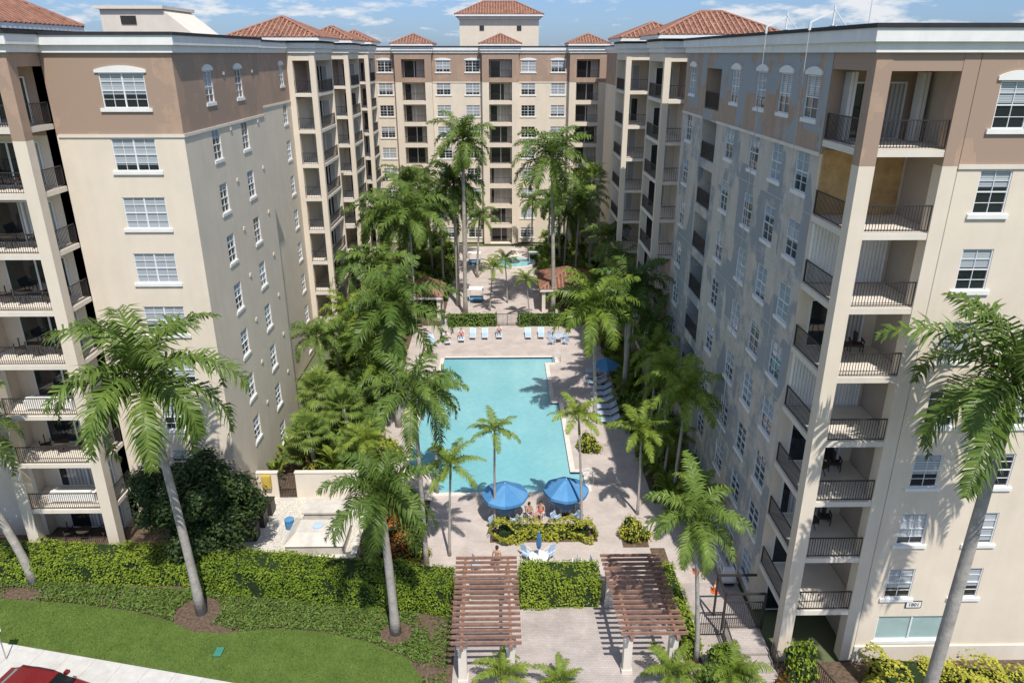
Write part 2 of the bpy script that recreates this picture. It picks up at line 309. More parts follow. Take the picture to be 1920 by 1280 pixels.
# ------------------------------------------------------------------ building helpers
FL=[3.1*k for k in range(8)]+[24.9]; BAND=24.3; TOP=28.35
def facade(mb,P0,rot,Wd,holes,z0=0,z1=TOP,slots=(0,1),band=BAND,backslot=2):
    c,s=cos(rot),sin(rot)
    def P(u,z,dd): return (P0[0]+c*u-s*dd,P0[1]+s*u+c*dd,z)
    us=sorted({0,Wd}|{round(h[0],4) for h in holes}|{round(h[1],4) for h in holes}); zs=sorted({z0,z1,band}|{round(h[2],4) for h in holes}|{round(h[3],4) for h in holes})
    for i in range(len(us)-1):
        for j in range(len(zs)-1):
            u=(us[i]+us[i+1])/2; z=(zs[j]+zs[j+1])/2
            if any(h[0]<u<h[1] and h[2]<z<h[3] for h in holes): continue
            mb.face([P(us[i],zs[j],0),P(us[i+1],zs[j],0),P(us[i+1],zs[j+1],0),P(us[i],zs[j+1],0)],slots[1] if z>band else slots[0])
    for (u0,u1,a,b_,dp,back) in holes:
        m=slots[1] if a>band else slots[0]
        mb.face([P(u0,a,0),P(u1,a,0),P(u1,a,dp),P(u0,a,dp)],m); mb.face([P(u0,b_,0),P(u0,b_,dp),P(u1,b_,dp),P(u1,b_,0)],m)
        mb.face([P(u0,a,0),P(u0,a,dp),P(u0,b_,dp),P(u0,b_,0)],m); mb.face([P(u1,a,0),P(u1,b_,0),P(u1,b_,dp),P(u1,a,dp)],m)
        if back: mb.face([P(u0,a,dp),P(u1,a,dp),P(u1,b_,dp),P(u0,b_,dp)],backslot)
    return P
_wc={}
def win_mesh(w,h,cols,pm=None):
    pm=pm or PANE; k=(w,h,cols,pm.name)
    if k in _wc: return _wc[k]
    f=MB(); t_=.048; y0,y1=.03,.10; pr=.05 if pm is PANEB else .09; ex=.12 if pm is PANEB else .18
    f.box(-w/2,-w/2+t_,y0,y1,-h/2,h/2); f.box(w/2-t_,w/2,y0,y1,-h/2,h/2); f.box(-w/2+t_,w/2-t_,y0,y1,-h/2,-h/2+t_); f.box(-w/2+t_,w/2-t_,y0,y1,h/2-t_,h/2)
    f.box(-w/2+t_,w/2-t_,y0+.01,y1-.012,-.025,.025)
    for i in range(1,cols*2):
        x=-w/2+w*i/(cols*2); tt=.04 if i%2==0 else .011
        f.box(x-tt,x+tt,y0+.014+(.002 if i%2 else 0),y1-.015,-h/2+t_,h/2-t_)
    for z in (-h/4,h/4): f.box(-w/2+t_,w/2-t_,y0+.018,y1-.018,z-.011,z+.011)
    p=MB(); p.face([(-w/2,.09,-h/2),(w/2,.09,-h/2),(w/2,.09,h/2),(-w/2,.09,h/2)])
    s=MB(); s.box(-w/2-ex,w/2+ex,-pr,.16,-h/2-.18,-h/2-.001)
    hd=MB(); n=10; xs=[-w/2-.16+(w+.32)*i/n for i in range(n+1)]; zt=lambda x:h/2+.16+.20*(1-(x/(w/2+.16))**2)
    for i in range(n):
        a,c_=xs[i],xs[i+1]
        hd.face([(a,-.07,h/2+.02),(c_,-.07,h/2+.02),(c_,-.07,zt(c_)),(a,-.07,zt(a))]); hd.face([(a,-.07,zt(a)),(c_,-.07,zt(c_)),(c_,.02,zt(c_)),(a,.02,zt(a))]); hd.face([(a,-.07,h/2+.02),(a,.02,h/2+.02),(c_,.02,h/2+.02),(c_,-.07,h/2+.02)])
    for sx in (-1,1):
        x=sx*(w/2+.16); hd.face([(x,-.07,h/2+.02),(x,.02,h/2+.02),(x,.02,zt(x)),(x,-.07,zt(x))])
    _wc[k]=(f.mesh('window',WPAINT),p.mesh('pane',pm),s.mesh('sill',WHITE),hd.mesh('header',WHITE)); return _wc[k]
def window(root,P,rot,u,zc,w,h,cols,arch=False,pm=None):
    f,p,s,hd=win_mesh(w,h,cols,pm); o=inst('window',f,root,P(u,zc,0),rot); sub('pane',p,o); sub('sill',s,o)
    if arch: sub('header',hd,o)
def win_cols(cols,wh):
    return [(u-w/2,u+w/2,FL[k]+1.62-h/2,FL[k]+1.62+h/2,.16,False) for (u,w,_,h,k0) in cols for k in range(k0,9)]
def place_cols(root,P,rot,cols,arch=True,pm=None):
    for (u,w,c,h,k0) in cols:
        for k in range(k0,9): window(root,P,rot,u,FL[k]+1.62,w,h,c,arch and k==8,pm)
def railing(mb,p,q,h=1.07,sp=.12,t_=.022):
    p=Vector(p);q=Vector(q);dd=q-p;Ln=dd.length
    mb.bar(p+Vector((0,0,h)),q+Vector((0,0,h)),.055,.045); mb.bar(p+Vector((0,0,.10)),q+Vector((0,0,.10)),.04,.03)
    n=max(1,int(Ln/sp))
    for i in range(n+1):
        x=p+dd*(i/n); w=.05 if i in(0,n) else t_
        a=w/2
        for (c0,c1) in (((-a,-a),(a,-a)),((a,-a),(a,a)),((a,a),(-a,a)),((-a,a),(-a,-a))):
            mb.face([(x.x+c0[0],x.y+c0[1],x.z+.06),(x.x+c1[0],x.y+c1[1],x.z+.06),(x.x+c1[0],x.y+c1[1],x.z+h),(x.x+c0[0],x.y+c0[1],x.z+h)])
_dc={}
def door_mesh(w,h,kind):
    k=(w,h,kind)
    if k in _dc: return _dc[k]
    f=MB(); t_=.07
    f.box(-w/2,-w/2+t_,-.06,-.005,0,h); f.box(w/2-t_,w/2,-.06,-.005,0,h); f.box(-w/2+t_,w/2-t_,-.06,-.005,h-t_,h); f.box(-.05,.05,-.055,-.007,.03,h-t_); f.box(-w/2+t_,w/2-t_,-.06,-.005,0,.05)
    p=MB(); p.face([(-w/2+.02,-.02,.02),(w/2-.02,-.02,.02),(w/2-.02,-.02,h-.02),(-w/2+.02,-.02,h-.02)])
    if kind=='shutter':
        n=int(w/.16)
        p=MB()
        for i in range(n):
            x0=-w/2+w*i/n; x1=-w/2+w*(i+1)/n; xm=(x0+x1)/2
            p.face([(x0,-.04,.02),(xm,-.14,.02),(xm,-.14,h-.02),(x0,-.04,h-.02)]); p.face([(xm,-.14,.02),(x1,-.04,.02),(x1,-.04,h-.02),(xm,-.14,h-.02)])
    m={'glass':DGLASS,'shutter':WHITE,'ply':PLY}[kind]
    _dc[k]=(f.mesh('sliding_door',WPAINT if kind!='ply' else PLY),p.mesh('pane',m)); return _dc[k]
def door(root,loc,rot,w,h,kind='glass'):
    f,p=door_mesh(w,h,kind); o=inst({'glass':'sliding_door','shutter':'storm_shutter','ply':'plywood_panel'}[kind],f,root,loc,rot); sub({'glass':'pane','shutter':'shutter_leaf','ply':'board'}[kind],p,o)
def cornice(root,x0,x1,y0,y1,dz=0.0,e=0.0):
    b=MB(); b.box(x0-.14-e,x1+.14+e,y0-.14-e,y1+.14+e,TOP-.02+dz,TOP+.34+dz); b.box(x0-.30-e,x1+.30+e,y0-.30-e,y1+.30+e,TOP+.341+dz,TOP+.80+dz); b.build('cornice',WHITE,root)
    b=MB(); b.box(x0-.36-e,x1+.36+e,y0-.36-e,y1+.36+e,TOP+.801+dz,TOP+.95+dz); b.build('roof_edge',DARKCAP,root)
def hip(root,x0,x1,y0,y1,z,h):
    b=MB(); w=x1-x0; l=y1-y0; r_=min(w,l)/2
    if w>=l: A=Vector((x0+r_,(y0+y1)/2,z+h)); B=Vector((x1-r_,(y0+y1)/2,z+h))
    else: A=Vector(((x0+x1)/2,y0+r_,z+h)); B=Vector(((x0+x1)/2,y1-r_,z+h))
    c=[Vector((x0,y0,z)),Vector((x1,y0,z)),Vector((x1,y1,z)),Vector((x0,y1,z))]
    if w>=l: fs=[(c[0],c[1],B,A),(c[1],c[2],B),(c[2],c[3],A,B),(c[3],c[0],A)]
    else: fs=[(c[0],c[1],A),(c[1],c[2],B,A),(c[2],c[3],B),(c[3],c[0],A,B)]
    for fq in fs:
        e=(fq[1]-fq[0]).normalized(); n=e.cross(fq[2]-fq[0]).normalized(); v=n.cross(e)
        b.face(fq,0,[((p-fq[0]).dot(e)+.01,(p-fq[0]).dot(v)+.01) for p in fq])
        Ls=(fq[1]-fq[0]).length; apex=[(p-fq[0]) for p in fq[2:]]; hv=max(a.dot(v) for a in apex); us=[a.dot(e) for a in apex]; ul,ur=min(us),max(us)
        for k in range(int(Ls/.42)+1):
            u=.2+k*.42
            if u>Ls-.1: break
            vm=hv*min(1,u/max(ul,.01),(Ls-u)/max(Ls-ur,.01))
            if vm<.25: continue
            p=fq[0]+e*u+n*.02; b.bar(p,p+v*(vm-.05),.15,.09,1 if k%5==2 else 2,n)
    hips=[(c[0],A),(c[3],A if w>=l else B),(c[1],B if w>=l else A),(c[2],B)]
    for p,q in hips: b.tube([p+Vector((0,0,.03)),q+Vector((0,0,.05))],.12,6,1)
    if (A-B).length>.05: b.tube([A+Vector((0,0,.04)),B+Vector((0,0,.04))],.13,6,1)
    o=b.build('roof',[TILE,TILE2,TILE3],root)
    f=MB(); f.box(x0+.03,x1-.03,y0+.03,y1-.03,z-.28,z-.01); f.build('eave',WHITE,o)
def bay(root,x0,x1,y0,y1,openL,openR,brown=True,cw=.6,sp=.12,k0=1,doors=None,dz=0.0,backwall=True,doorw=2.4):
    s1=1 if brown else 0
    def col(x,y):
        b=MB(); b.box(x,x+cw,y,y+cw,0,BAND,0); b.box(x,x+cw,y,y+cw,BAND,TOP-.03,s1); b.build('column',[BEIGE,BROWN],root)
    col(x0,y0); col(x1-cw,y0)
    for k in range(1,9):
        b=MB(); b.box(x0+.04,x1-.04,y0+.04,y1-.005,FL[k]-.26,FL[k]); b.build('balcony_slab',CREAM,root)
    b=MB(); b.box(x0+.02,x1-.02,y0+.02,y0+.4,27.7,TOP-.04,1)
    if openL: b.box(x0+.02,x0+.4,y0+.4,y1-.003,27.7,TOP-.04,1)
    if openR: b.box(x1-.4,x1-.02,y0+.4,y1-.003,27.7,TOP-.04,1)
    b.box(x0+.05,x1-.05,y0+.05,y1-.003,TOP-.04,TOP-.025,0)
    b.build('top_beam',[BEIGE,BROWN if brown else BEIGE],root)
    if backwall:
        b=MB(); b.box(x0+.006,x1-.006,y1,y1+.25,0,BAND,0); b.box(x0+.006,x1-.006,y1,y1+.25,BAND,TOP-.03,1); b.build('back_wall',[BEIGE,BROWN if brown else BEIGE],root)
    r_=MB(); railing(r_,(x0+cw,y0+.12,0),(x1-cw,y0+.12,0),sp=sp)
    if openR: railing(r_,(x1-.12,y0+cw,0),(x1-.12,y1-.02,0),sp=sp)
    if openL: railing(r_,(x0+.12,y0+cw,0),(x0+.12,y1-.02,0),sp=sp)
    me=r_.mesh('railing',METAL)
    for k in range(k0,9): inst('railing',me,root,(0,0,FL[k]))
    for k in range(9):
        kd=doors[k] if doors else 'glass'
        dw=min(doorw,x1-x0-.9) if kd=='glass' else x1-x0-.3
        door(root,((x0+x1)/2,y1,FL[k]+.01),0,dw,2.3 if kd=='glass' else 2.75,kd)
# ------------------------------------------------------------------ left front building
rl=thing('apartment_building','beige block at the left with brown top floor and one column of wide windows','building',(-20,40,0))
wb=MB(); cf=[(4.4,2.3,2,1.7,0)]
Pf=facade(wb,(-23.7,40),0,7.1,win_cols(cf,0)); 
cs=[(4.5,1.25,1,1.7,1),(9.6,1.25,1,1.7,0)]
Ps=facade(wb,(-16.6,40),R(90),14,win_cols(cs,0))
facade(wb,(-16.6,54),R(180),30,[]); wb.box(-45,-17.2,40.9,53.7,0,TOP-.02,0)
facade(wb,(-45,39.2),0,16.4,[]); wb.box(-28.62,-28.6,39.2,40.2,0,TOP-.03,0)
wb.build('wall',[BEIGE,BROWN,WALLIN],rl)
place_cols(rl,Pf,0,cf); place_cols(rl,Ps,R(90),cs,True,PANEB)
vm=MB(); vm.box(-.13,.13,-.06,.0,-.09,.09); vme=vm.mesh('wall_vent',CREAM)
for k in range(1,9): inst('wall_vent',vme,rl,Ps(7.0,FL[k]+2.3,-.002),R(90)); inst('wall_vent',vme,rl,Ps(12.4,FL[k]+2.3,-.002),R(90))
b=MB(); b.box(-23.1,-16.6,39.94,39.998,BAND-.1,BAND+.06); b.box(-16.598,-16.54,39.94,54,BAND-.1,BAND+.06); b.build('band_course',CREAM,rl)
cornice(rl,-45,-16.6,40,54); cornice(rl,-28.6,-23.2,37.3,40,.012)
bay(rl,-28.6,-23.2,37.3,40,False,True,True,.65,k0=0,doorw=3.4)
hip(rl,-37,-24.4,39.2,47.2,29.75,2.3)
b=MB(); b.box(-36.4,-25,39.9,46.6,29.2,29.5); b.build('roof_base',CREAM,rl)
b=MB(); b.box(-26.2,-22.2,53,58,29.2,31.0); b.face([(-22.2,53,31.0),(-20.2,53,29.4),(-20.2,58,29.4),(-22.2,58,31.0)]); b.face([(-22.2,53,29.3),(-20.2,53,29.3),(-20.2,53,29.4),(-22.2,53,31.0)]); b.box(-26.5,-22,52.8,58.2,31.0,31.2)
ph=b.build('penthouse',CREAM,rl); v=MB(); v.box(-24.9,-23.9,52.94,52.99,30.1,30.6); v.build('vent',METAL,ph)
# ------------------------------------------------------------------ left rear wing
rw=thing('apartment_building','beige wing receding behind the left block, three balcony towers under red hip roofs','building',(-20,80,0))
wb=MB(); cs=[(14,1.2,1,1.65,0)]
Ps=facade(wb,(-19,54),R(90),58,win_cols(cs,0)); wb.box(-45,-19.5,54.3,111.8,0,TOP-.02,0); wb.build('wall',[BEIGE,BROWN,WALLIN],rw)
place_cols(rw,Ps,R(90),cs,True,PANEB); cornice(rw,-45,-19,54.5,112,.006)
b=MB(); b.box(-18.998,-18.94,54,70,BAND-.1,BAND+.06); b.build('band_course',CREAM,rw)
for i,(ya,yb,xr) in enumerate(((70,77,-16.5),(86,92,-16.6),(99,104,-16.6))):
    bay(rw,-18.99,xr,ya,yb,False,True,False,.5,.16,1,doorw=1.5); cornice(rw,-19.0,xr,ya,yb,.012+.004*i)
    hip(rw,[-24,-21.6,-21.3][i],xr+.75,ya-.7,yb+1.0,29.62+.01*i,[1.75,1.4,1.3][i])
# ------------------------------------------------------------------ rear building
re=thing('apartment_building','wide beige block closing the far end, three balcony bays with little red roofs','building',(0,120,0))
wb=MB(); xs=[-17.1,-8.5,-4.15,4.15,8.6,17.0,21.5]; cf=[(x+30,2.1,2,1.6,0) for x in xs]
hb=[(cx+30-1.8,cx+30+1.8,FL[k]+.01,FL[k]+2.65,.62,False) for cx in (-12.8,0,12.9) for k in range(9)]
Pf=facade(wb,(-30,116),0,60,win_cols(cf,0)+hb); wb.box(-30,30,116.9,130,0,TOP-.02,0)
place_cols(re,Pf,0,cf,True)
for i,cx in enumerate((-12.8,0,12.9)):
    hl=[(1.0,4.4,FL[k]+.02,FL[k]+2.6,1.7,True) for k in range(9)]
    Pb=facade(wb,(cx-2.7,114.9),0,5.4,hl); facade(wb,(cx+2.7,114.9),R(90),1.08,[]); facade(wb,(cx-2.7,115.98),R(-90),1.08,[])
    r_=MB(); railing(r_,(cx-1.7,115.0,0),(cx+1.7,115.0,0),sp=.2,t_=.03); me=r_.mesh('railing',METAL)
    for k in range(1,9): inst('railing',me,re,(0,0,FL[k]+.02))
    for k in range(9): door(re,(cx,116.57,FL[k]+.03),0,3.1,2.4,'glass')
    cornice(re,cx-2.7,cx+2.7,114.9,116,.015+.004*i); hip(re,cx-3.1,cx+3.1,114.3,120.5,29.6+.01*i,1.35)
wb.build('wall',[BEIGE,BROWN,WALLIN],re); cornice(re,-30,30,116,130)
b=MB()
for xa,xb in ((-30,-15.5),(-10.1,-2.7),(2.7,10.2),(15.6,30)): b.box(xa,xb,115.94,115.998,BAND-.1,BAND+.06)
b.build('band_course',CREAM,re)
b=MB(); b.box(-6.3,6.0,124,131,29.2,33.6); tw=b.build('roof_tower',BEIGE,re)
for x in (-3.2,2.6): v=MB(); v.box(x,x+.7,123.93,123.99,31.6,32.3); v.build('vent',METAL,tw)
b=MB(); b.box(-6.5,6.2,123.8,131.2,33.2,33.61); b.build('tower_cornice',WHITE,re); hip(re,-7,6.7,123.2,131.8,33.9,2.0)
# ------------------------------------------------------------------ right front building
rr=thing('apartment_building','tall beige block at the right with patched grey side and open corner balconies','building',(18,32,0))
wb=MB()
cs=[(57-y,1.5,1,1.8,0) for y in (54.9,44.8,40.3,36.85,33.6)]
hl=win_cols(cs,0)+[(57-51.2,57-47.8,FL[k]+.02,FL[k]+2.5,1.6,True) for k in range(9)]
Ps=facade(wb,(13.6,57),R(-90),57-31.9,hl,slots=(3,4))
cf=[(18.95-17.4,1.25,1,1.7,1),(22.2-17.4,1.25,1,1.7,1),(26.5-17.4,1.25,1,1.7,1)]
Pf=facade(wb,(17.4,28.2),0,22.6,win_cols(cf,0)+[(.9,4.3,1.25,2.75,.2,False)])
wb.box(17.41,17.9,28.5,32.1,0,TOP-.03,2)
facade(wb,(40,57),R(180),26.4,[]); wb.box(15.8,40,32.2,56.6,0,TOP-.02,0)  # back wall, plus an unseen core box added inside to block light
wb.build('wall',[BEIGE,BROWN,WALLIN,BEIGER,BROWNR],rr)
place_cols(rr,Ps,R(-90),cs,True,PANEB); place_cols(rr,Pf,0,cf,True,PANE)
f=MB(); w,h=3.4,1.5
for (xa,xb,za,zb) in ((-w/2,-w/2+.07,-h/2,h/2),(w/2-.07,w/2,-h/2,h/2),(-w/2+.07,w/2-.07,-h/2,-h/2+.07),(-w/2+.07,w/2-.07,h/2-.07,h/2),(-.04,.04,-h/2+.07,h/2-.07)): f.box(xa,xb,.04,.11,za,zb)
o=inst('window',f.mesh('window',WPAINT),rr,Pf(2.6,2.0,0),0); p=MB(); p.face([(-w/2,.1,-h/2),(w/2,.1,-h/2),(w/2,.1,h/2),(-w/2,.1,h/2)]); sub('pane',p.mesh('pane',SHOPG),o); sub('sill',win_mesh(3.4,1.5,2,PANEB)[2],o)
r_=MB(); railing(r_,(13.68,47.8,0),(13.68,51.2,0)); me=r_.mesh('railing',METAL)
for k in range(1,9): inst('railing',me,rr,(0,0,FL[k]+.02))
for k in range(9): door(rr,(15.2,49.5,FL[k]+.03),R(-90),2.4,2.25)
b=MB(); b.box(17.4,40,28.14,28.198,BAND-.1,BAND+.06); b.box(13.54,13.598,51.2,57,BAND-.1,BAND+.06); b.box(13.54,13.598,31.9,47.8,BAND-.1,BAND+.06); b.build('band_course',CREAM,rr)
b=MB(); b.box(17.4,40,28.1,28.197,0.02,.95); b.build('plinth',CREAM,rr)
b=MB()   # thin control joints at every floor on the patched side
for k in range(1,8):
    for ya,yb in ((31.95,47.75),(51.25,56.95)): b.box(13.585,13.599,ya,yb,FL[k]-.02,FL[k]+.02)
b.build('wall_joint',CONC,rr)
cornice(rr,13.6,40,28.2,57)
bay(rr,13.6,17.42,28.2,31.9,True,False,True,.62,k0=1,doors=['glass','glass','glass','glass','shutter','glass','shutter','ply','glass'],doorw=2.6)
for (x,y) in ((16.9,30.9),(14.15,31.3)):
    b=MB(); b.box(x,x+.3,y,y+.5,24.93,27.6); b.build('folded_shutter',SHUT,rr)
b=MB(); b.box(15.3,15.75,31.2,31.88,24.93,27.7); b.build('balcony_pier',BROWN,rr)
# address sign
tcu=bpy.data.curves.new('txt','FONT'); tcu.body='1801'; tcu.size=.27; tcu.extrude=.006; tcu.align_x='CENTER'; tcu.align_y='CENTER'
to=bpy.data.objects.new('txt',tcu); C.objects.link(to); dg=bpy.context.evaluated_depsgraph_get(); tm=bpy.data.meshes.new_from_object(to.evaluated_get(dg)); bpy.data.objects.remove(to)
tm.materials.clear(); tm.materials.append(DARKCAP)
sg=thing('address_sign','small pale plaque reading 1801 on the right block above its ground floor window','sign',(19.85,28.19,3.5))
b=MB(); b.box(19.5,20.2,28.14,28.185,3.34,3.66); b.build('plaque',WHITE,sg); b=MB(); b.box(19.46,20.24,28.15,28.183,3.30,3.70); b.build('plaque_edge',METAL,sg)
o=bpy.data.objects.new('number',tm); C.objects.link(o); o.parent=sg; o.location=(0,-.06,0); o.rotation_euler=(PI/2,0,0)
# ------------------------------------------------------------------ right rear wing
rq=thing('apartment_building','beige wing receding behind the right block, two slim balcony towers with red hip roofs','building',(18,70,0))
wb=MB(); facade(wb,(15.2,112),R(-90),54.8,[]); wb.box(15.7,45,57.4,111.8,0,TOP-.02,0); wb.build('wall',[BEIGE,BROWN,WALLIN],rq); cornice(rq,15.2,45,57.5,112,.006)
for i,(ya,yb,xl) in enumerate(((60,66,12.6),(74,80,11.9))):
    bay(rq,xl,15.19,ya,yb,True,False,False,.5,.16,1,doorw=1.5); cornice(rq,xl,15.2,ya,yb,.012+.004*i); hip(rq,xl-.8,[21.5,18.3][i],ya-.8,yb+1.2,29.62+.01*i,[1.7,1.4][i])
# ------------------------------------------------------------------ vegetation meshes
def leaf(mb,p,n,size,asp,m=0,r_=rng):
    n=n.normalized(); a=n.orthogonal().normalized(); a.rotate(Matrix.Rotation(r_.uniform(0,2*PI),3,n)); b_=n.cross(a)
    mb.face([p-a*size*.5,p+b_*size*asp*.5,p+a*size*.5,p-b_*size*asp*.5],m)
def frond(mb,az,e0,droop,r_,nl,lw,ll,m=0,plume=.25,Ln=1.12):
    h=Vector((cos(az),sin(az),0)); sd=Vector((-sin(az),cos(az),0)); pos=Vector((0,0,0)); st_=nl+3; ds=Ln/st_; prev=None
    tw=r_.uniform(-.35,.35)
    for i in range(st_+1):
        s_=i/st_; a=e0-droop*s_**1.35; dr=h*cos(a)+Vector((0,0,sin(a))); up=-h*sin(a)+Vector((0,0,cos(a)))
        side=(sd*cos(tw*s_)+up*sin(tw*s_))
        w=side*(.014*(1-s_)+.004)
        if prev: mb.face([prev[0]-prev[1],prev[0]+prev[1],pos+w,pos-w],m)
        prev=(pos.copy(),w)
        if i>=4:
            Lf=ll*(sin(PI*(.16+.80*s_))**.7)*r_.uniform(.8,1.15)
            for sg_ in (-1,1):
                d1=(side*sg_*.8+dr*.55+up*(plume*r_.uniform(-.6,1.3))).normalized(); d2=(d1+Vector((0,0,-1.0*r_.uniform(.5,1.3)))).normalized()
                p1=pos+d1*Lf*.5; p2=p1+d2*Lf*.55; ww=dr*lw*.5
                q0=len(mb.v); mb.v.extend([tuple(pos-ww*.7),tuple(pos+ww*.7),tuple(p1+ww),tuple(p1-ww),tuple(p2)])
                mb.f.append((q0,q0+1,q0+2,q0+3)); mb.f.append((q0+3,q0+2,q0+4)); mb.m.extend([m,m]); mb.uv.extend([(0,0)]*7)
        pos=pos+dr*ds
def crown(seed,nf,nl,lw,ll,emax,emin,dr0,dr1,m,plume=.25):
    r_=random.Random(seed); b=MB()
    for i in range(nf):
        f_=i/(nf-1); e=R(emax+(emin-emax)*f_**.9)+r_.uniform(-.12,.12)
        az=i*2.39996+r_.uniform(-.25,.25); frond(b,az,e,r_.uniform(dr0,dr1)*(1.0 if f_<.8 else .8),r_,nl,lw,ll,0,plume,1.12*r_.uniform(.85,1.08))
    return b.mesh('crown',m)
ROY=[crown(s,21,50,.026,.265,84,-32,1.3,2.05,LROYAL,.55) for s in (1,2,3,4)]
YNG=[crown(s,13,32,.036,.26,80,0,1.1,1.8,LYOUNG,.35) for s in (11,12,13)]
MID=[crown(s,19,36,.032,.26,82,-25,1.3,2.0,LROYAL,.45) for s in (21,22,23)]
BRI=[crown(s,17,36,.033,.26,82,-15,1.25,1.95,LYOUNG,.4) for s in (25,26)]
def fan_crown(seed,nf,m,emin=-25):
    r_=random.Random(seed); b=MB()
    for i in range(nf):
        f_=i/(nf-1); e=R(80+(emin-80)*f_)+r_.uniform(-.1,.1); az=i*2.39996+r_.uniform(-.3,.3)
        h=Vector((cos(az)*cos(e),sin(az)*cos(e),sin(e))); sd=Vector((-sin(az),cos(az),0))
        c=h*r_.uniform(.42,.6); b.face([sd*.012,-sd*.012,c-sd*.012,c+sd*.012])
        for k in range(17):
            a=R(-105+210*k/16); d1=(h*cos(a)+sd*sin(a)).normalized(); Lf=.46*(1-.25*abs(a)/1.8)*r_.uniform(.9,1.1)
            p1=c+d1*Lf*.6; p2=p1+(d1+Vector((0,0,-.7))).normalized()*Lf*.45; w=(h*-sin(a)+sd*cos(a))*.026
            q0=len(b.v); b.v.extend([tuple(c),tuple(p1+w),tuple(p1-w),tuple(p2)]); b.f.append((q0,q0+1,q0+2)); b.f.append((q0+2,q0+1,q0+3)); b.m.extend([0,0]); b.uv.extend([(0,0)]*6)
    return b.mesh('crown',m)
FAN=[fan_crown(s,24,LFAN) for s in (31,32,33)]
def shrub_mesh(seed,m,n=620,size=.17,core=.78):
    r_=random.Random(seed); b=MB(); lob=[(Vector((r_.uniform(-.55,.55),r_.uniform(-.55,.55),r_.uniform(.2,.8))),r_.uniform(.26,.5)) for _ in range(10)]+[(Vector((0,0,.4)),.52)]
    for c,rad in lob:
        for _ in range(n//9):
            dd=Vector((r_.gauss(0,1),r_.gauss(0,1),r_.gauss(0,1)+.25)).normalized(); p=c+dd*rad*r_.uniform(.82,1.2)
            if p.z<0: continue
            leaf(b,p,dd+Vector((r_.uniform(-.8,.8),r_.uniform(-.8,.8),r_.uniform(-.2,.9))),size*r_.uniform(.7,1.4),.5,0,r_)
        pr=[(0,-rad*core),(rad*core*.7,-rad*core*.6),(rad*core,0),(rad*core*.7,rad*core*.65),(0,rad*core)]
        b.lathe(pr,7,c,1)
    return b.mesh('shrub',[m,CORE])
SHG=[shrub_mesh(s,LSHRUB) for s in (41,42,43)]; SHY=[shrub_mesh(s,LYEL,800,.15) for s in (44,45)]; SHR=[shrub_mesh(s,LRED,800,.14) for s in (46,47)]; SHH=[shrub_mesh(s,LHEDGE,900,.13) for s in (48,)]
def banana(seed):      # broad paddle leaves on arching stalks
    r_=random.Random(seed); b=MB()
    for i in range(16):
        az=i*2.4+r_.uniform(-.3,.3); e=R(r_.uniform(40,85)); h=Vector((cos(az),sin(az),0)); sd=Vector((-sin(az),cos(az),0)); L1=r_.uniform(.35,.6)
        c=h*cos(e)*L1+Vector((0,0,sin(e)*L1)); b.face([sd*.012,-sd*.012,c-sd*.012,c+sd*.012]); p=c; a=e; prev=None
        for k in range(6):
            f_=k/5; w=sd*(.09*sin(PI*(.12+.82*f_))); dr=h*cos(a)+Vector((0,0,sin(a)))
            if prev: b.face([prev[0]-prev[1],prev[0],p,p-w]); b.face([prev[0],prev[0]+prev[1],p+w,p])
            prev=(p+Vector((0,0,-.015)),w); p=p+dr*.11; a-=.27
    return b.mesh('crown',LYOUNG)
BAN=[banana(s) for s in (51,52)]
def hedge(label,p0,p1,w,h,m=LHEDGE,size=.13,dens=170,z=0.0,seed=1,name='hedge',cat='hedge',group=None,amp=.55):
    r_=random.Random(seed); p0=Vector((*p0,0));p1=Vector((*p1,0)); Ln=(p1-p0).length; d_=(p1-p0)/Ln; n_=Vector((-d_.y,d_.x,0)); b=MB(); mid=(p0+p1)/2+Vector((0,0,z))
    ph=[r_.uniform(0,6) for _ in range(6)]
    def bumpf(u,v): return amp*(.14*sin(u*1.1+ph[0])+.11*sin(u*2.7+ph[1]+v*2)+.09*sin(v*3.1+ph[2]+u)+.06*sin(u*6+ph[3]))
    def add(u,v,zz,nrm):
        p=p0+d_*u+n_*v+Vector((0,0,zz+z)); k=bumpf(u,v+zz); p=p+nrm*(k+r_.uniform(-.12,.06))
        leaf(b,p,nrm*1.0+Vector((r_.uniform(-.7,.7),r_.uniform(-.7,.7),r_.uniform(-.1,1.0))),size*r_.uniform(.7,1.35),.6,0,r_)
    for _ in range(int(Ln*w*dens)): add(r_.uniform(0,Ln),r_.uniform(-w/2,w/2),h,Vector((0,0,1)))
    for sg_ in (-1,1):
        for _ in range(int(Ln*h*dens*(1 if sg_<0 else .4))): add(r_.uniform(0,Ln),sg_*w/2,r_.uniform(.02,h),n_*sg_)
        for _ in range(int(w*h*dens)): add(0 if sg_<0 else Ln,r_.uniform(-w/2,w/2),r_.uniform(.02,h),d_*sg_)
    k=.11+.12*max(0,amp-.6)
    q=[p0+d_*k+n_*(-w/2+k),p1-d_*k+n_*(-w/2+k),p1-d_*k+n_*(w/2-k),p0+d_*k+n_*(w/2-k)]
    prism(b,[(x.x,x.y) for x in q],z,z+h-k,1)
    me=b.mesh(name,[m,CORE],False,mid); o=bpy.data.objects.new(name,me); C.objects.link(o); o.location=mid; return tag(o,label,cat,group)
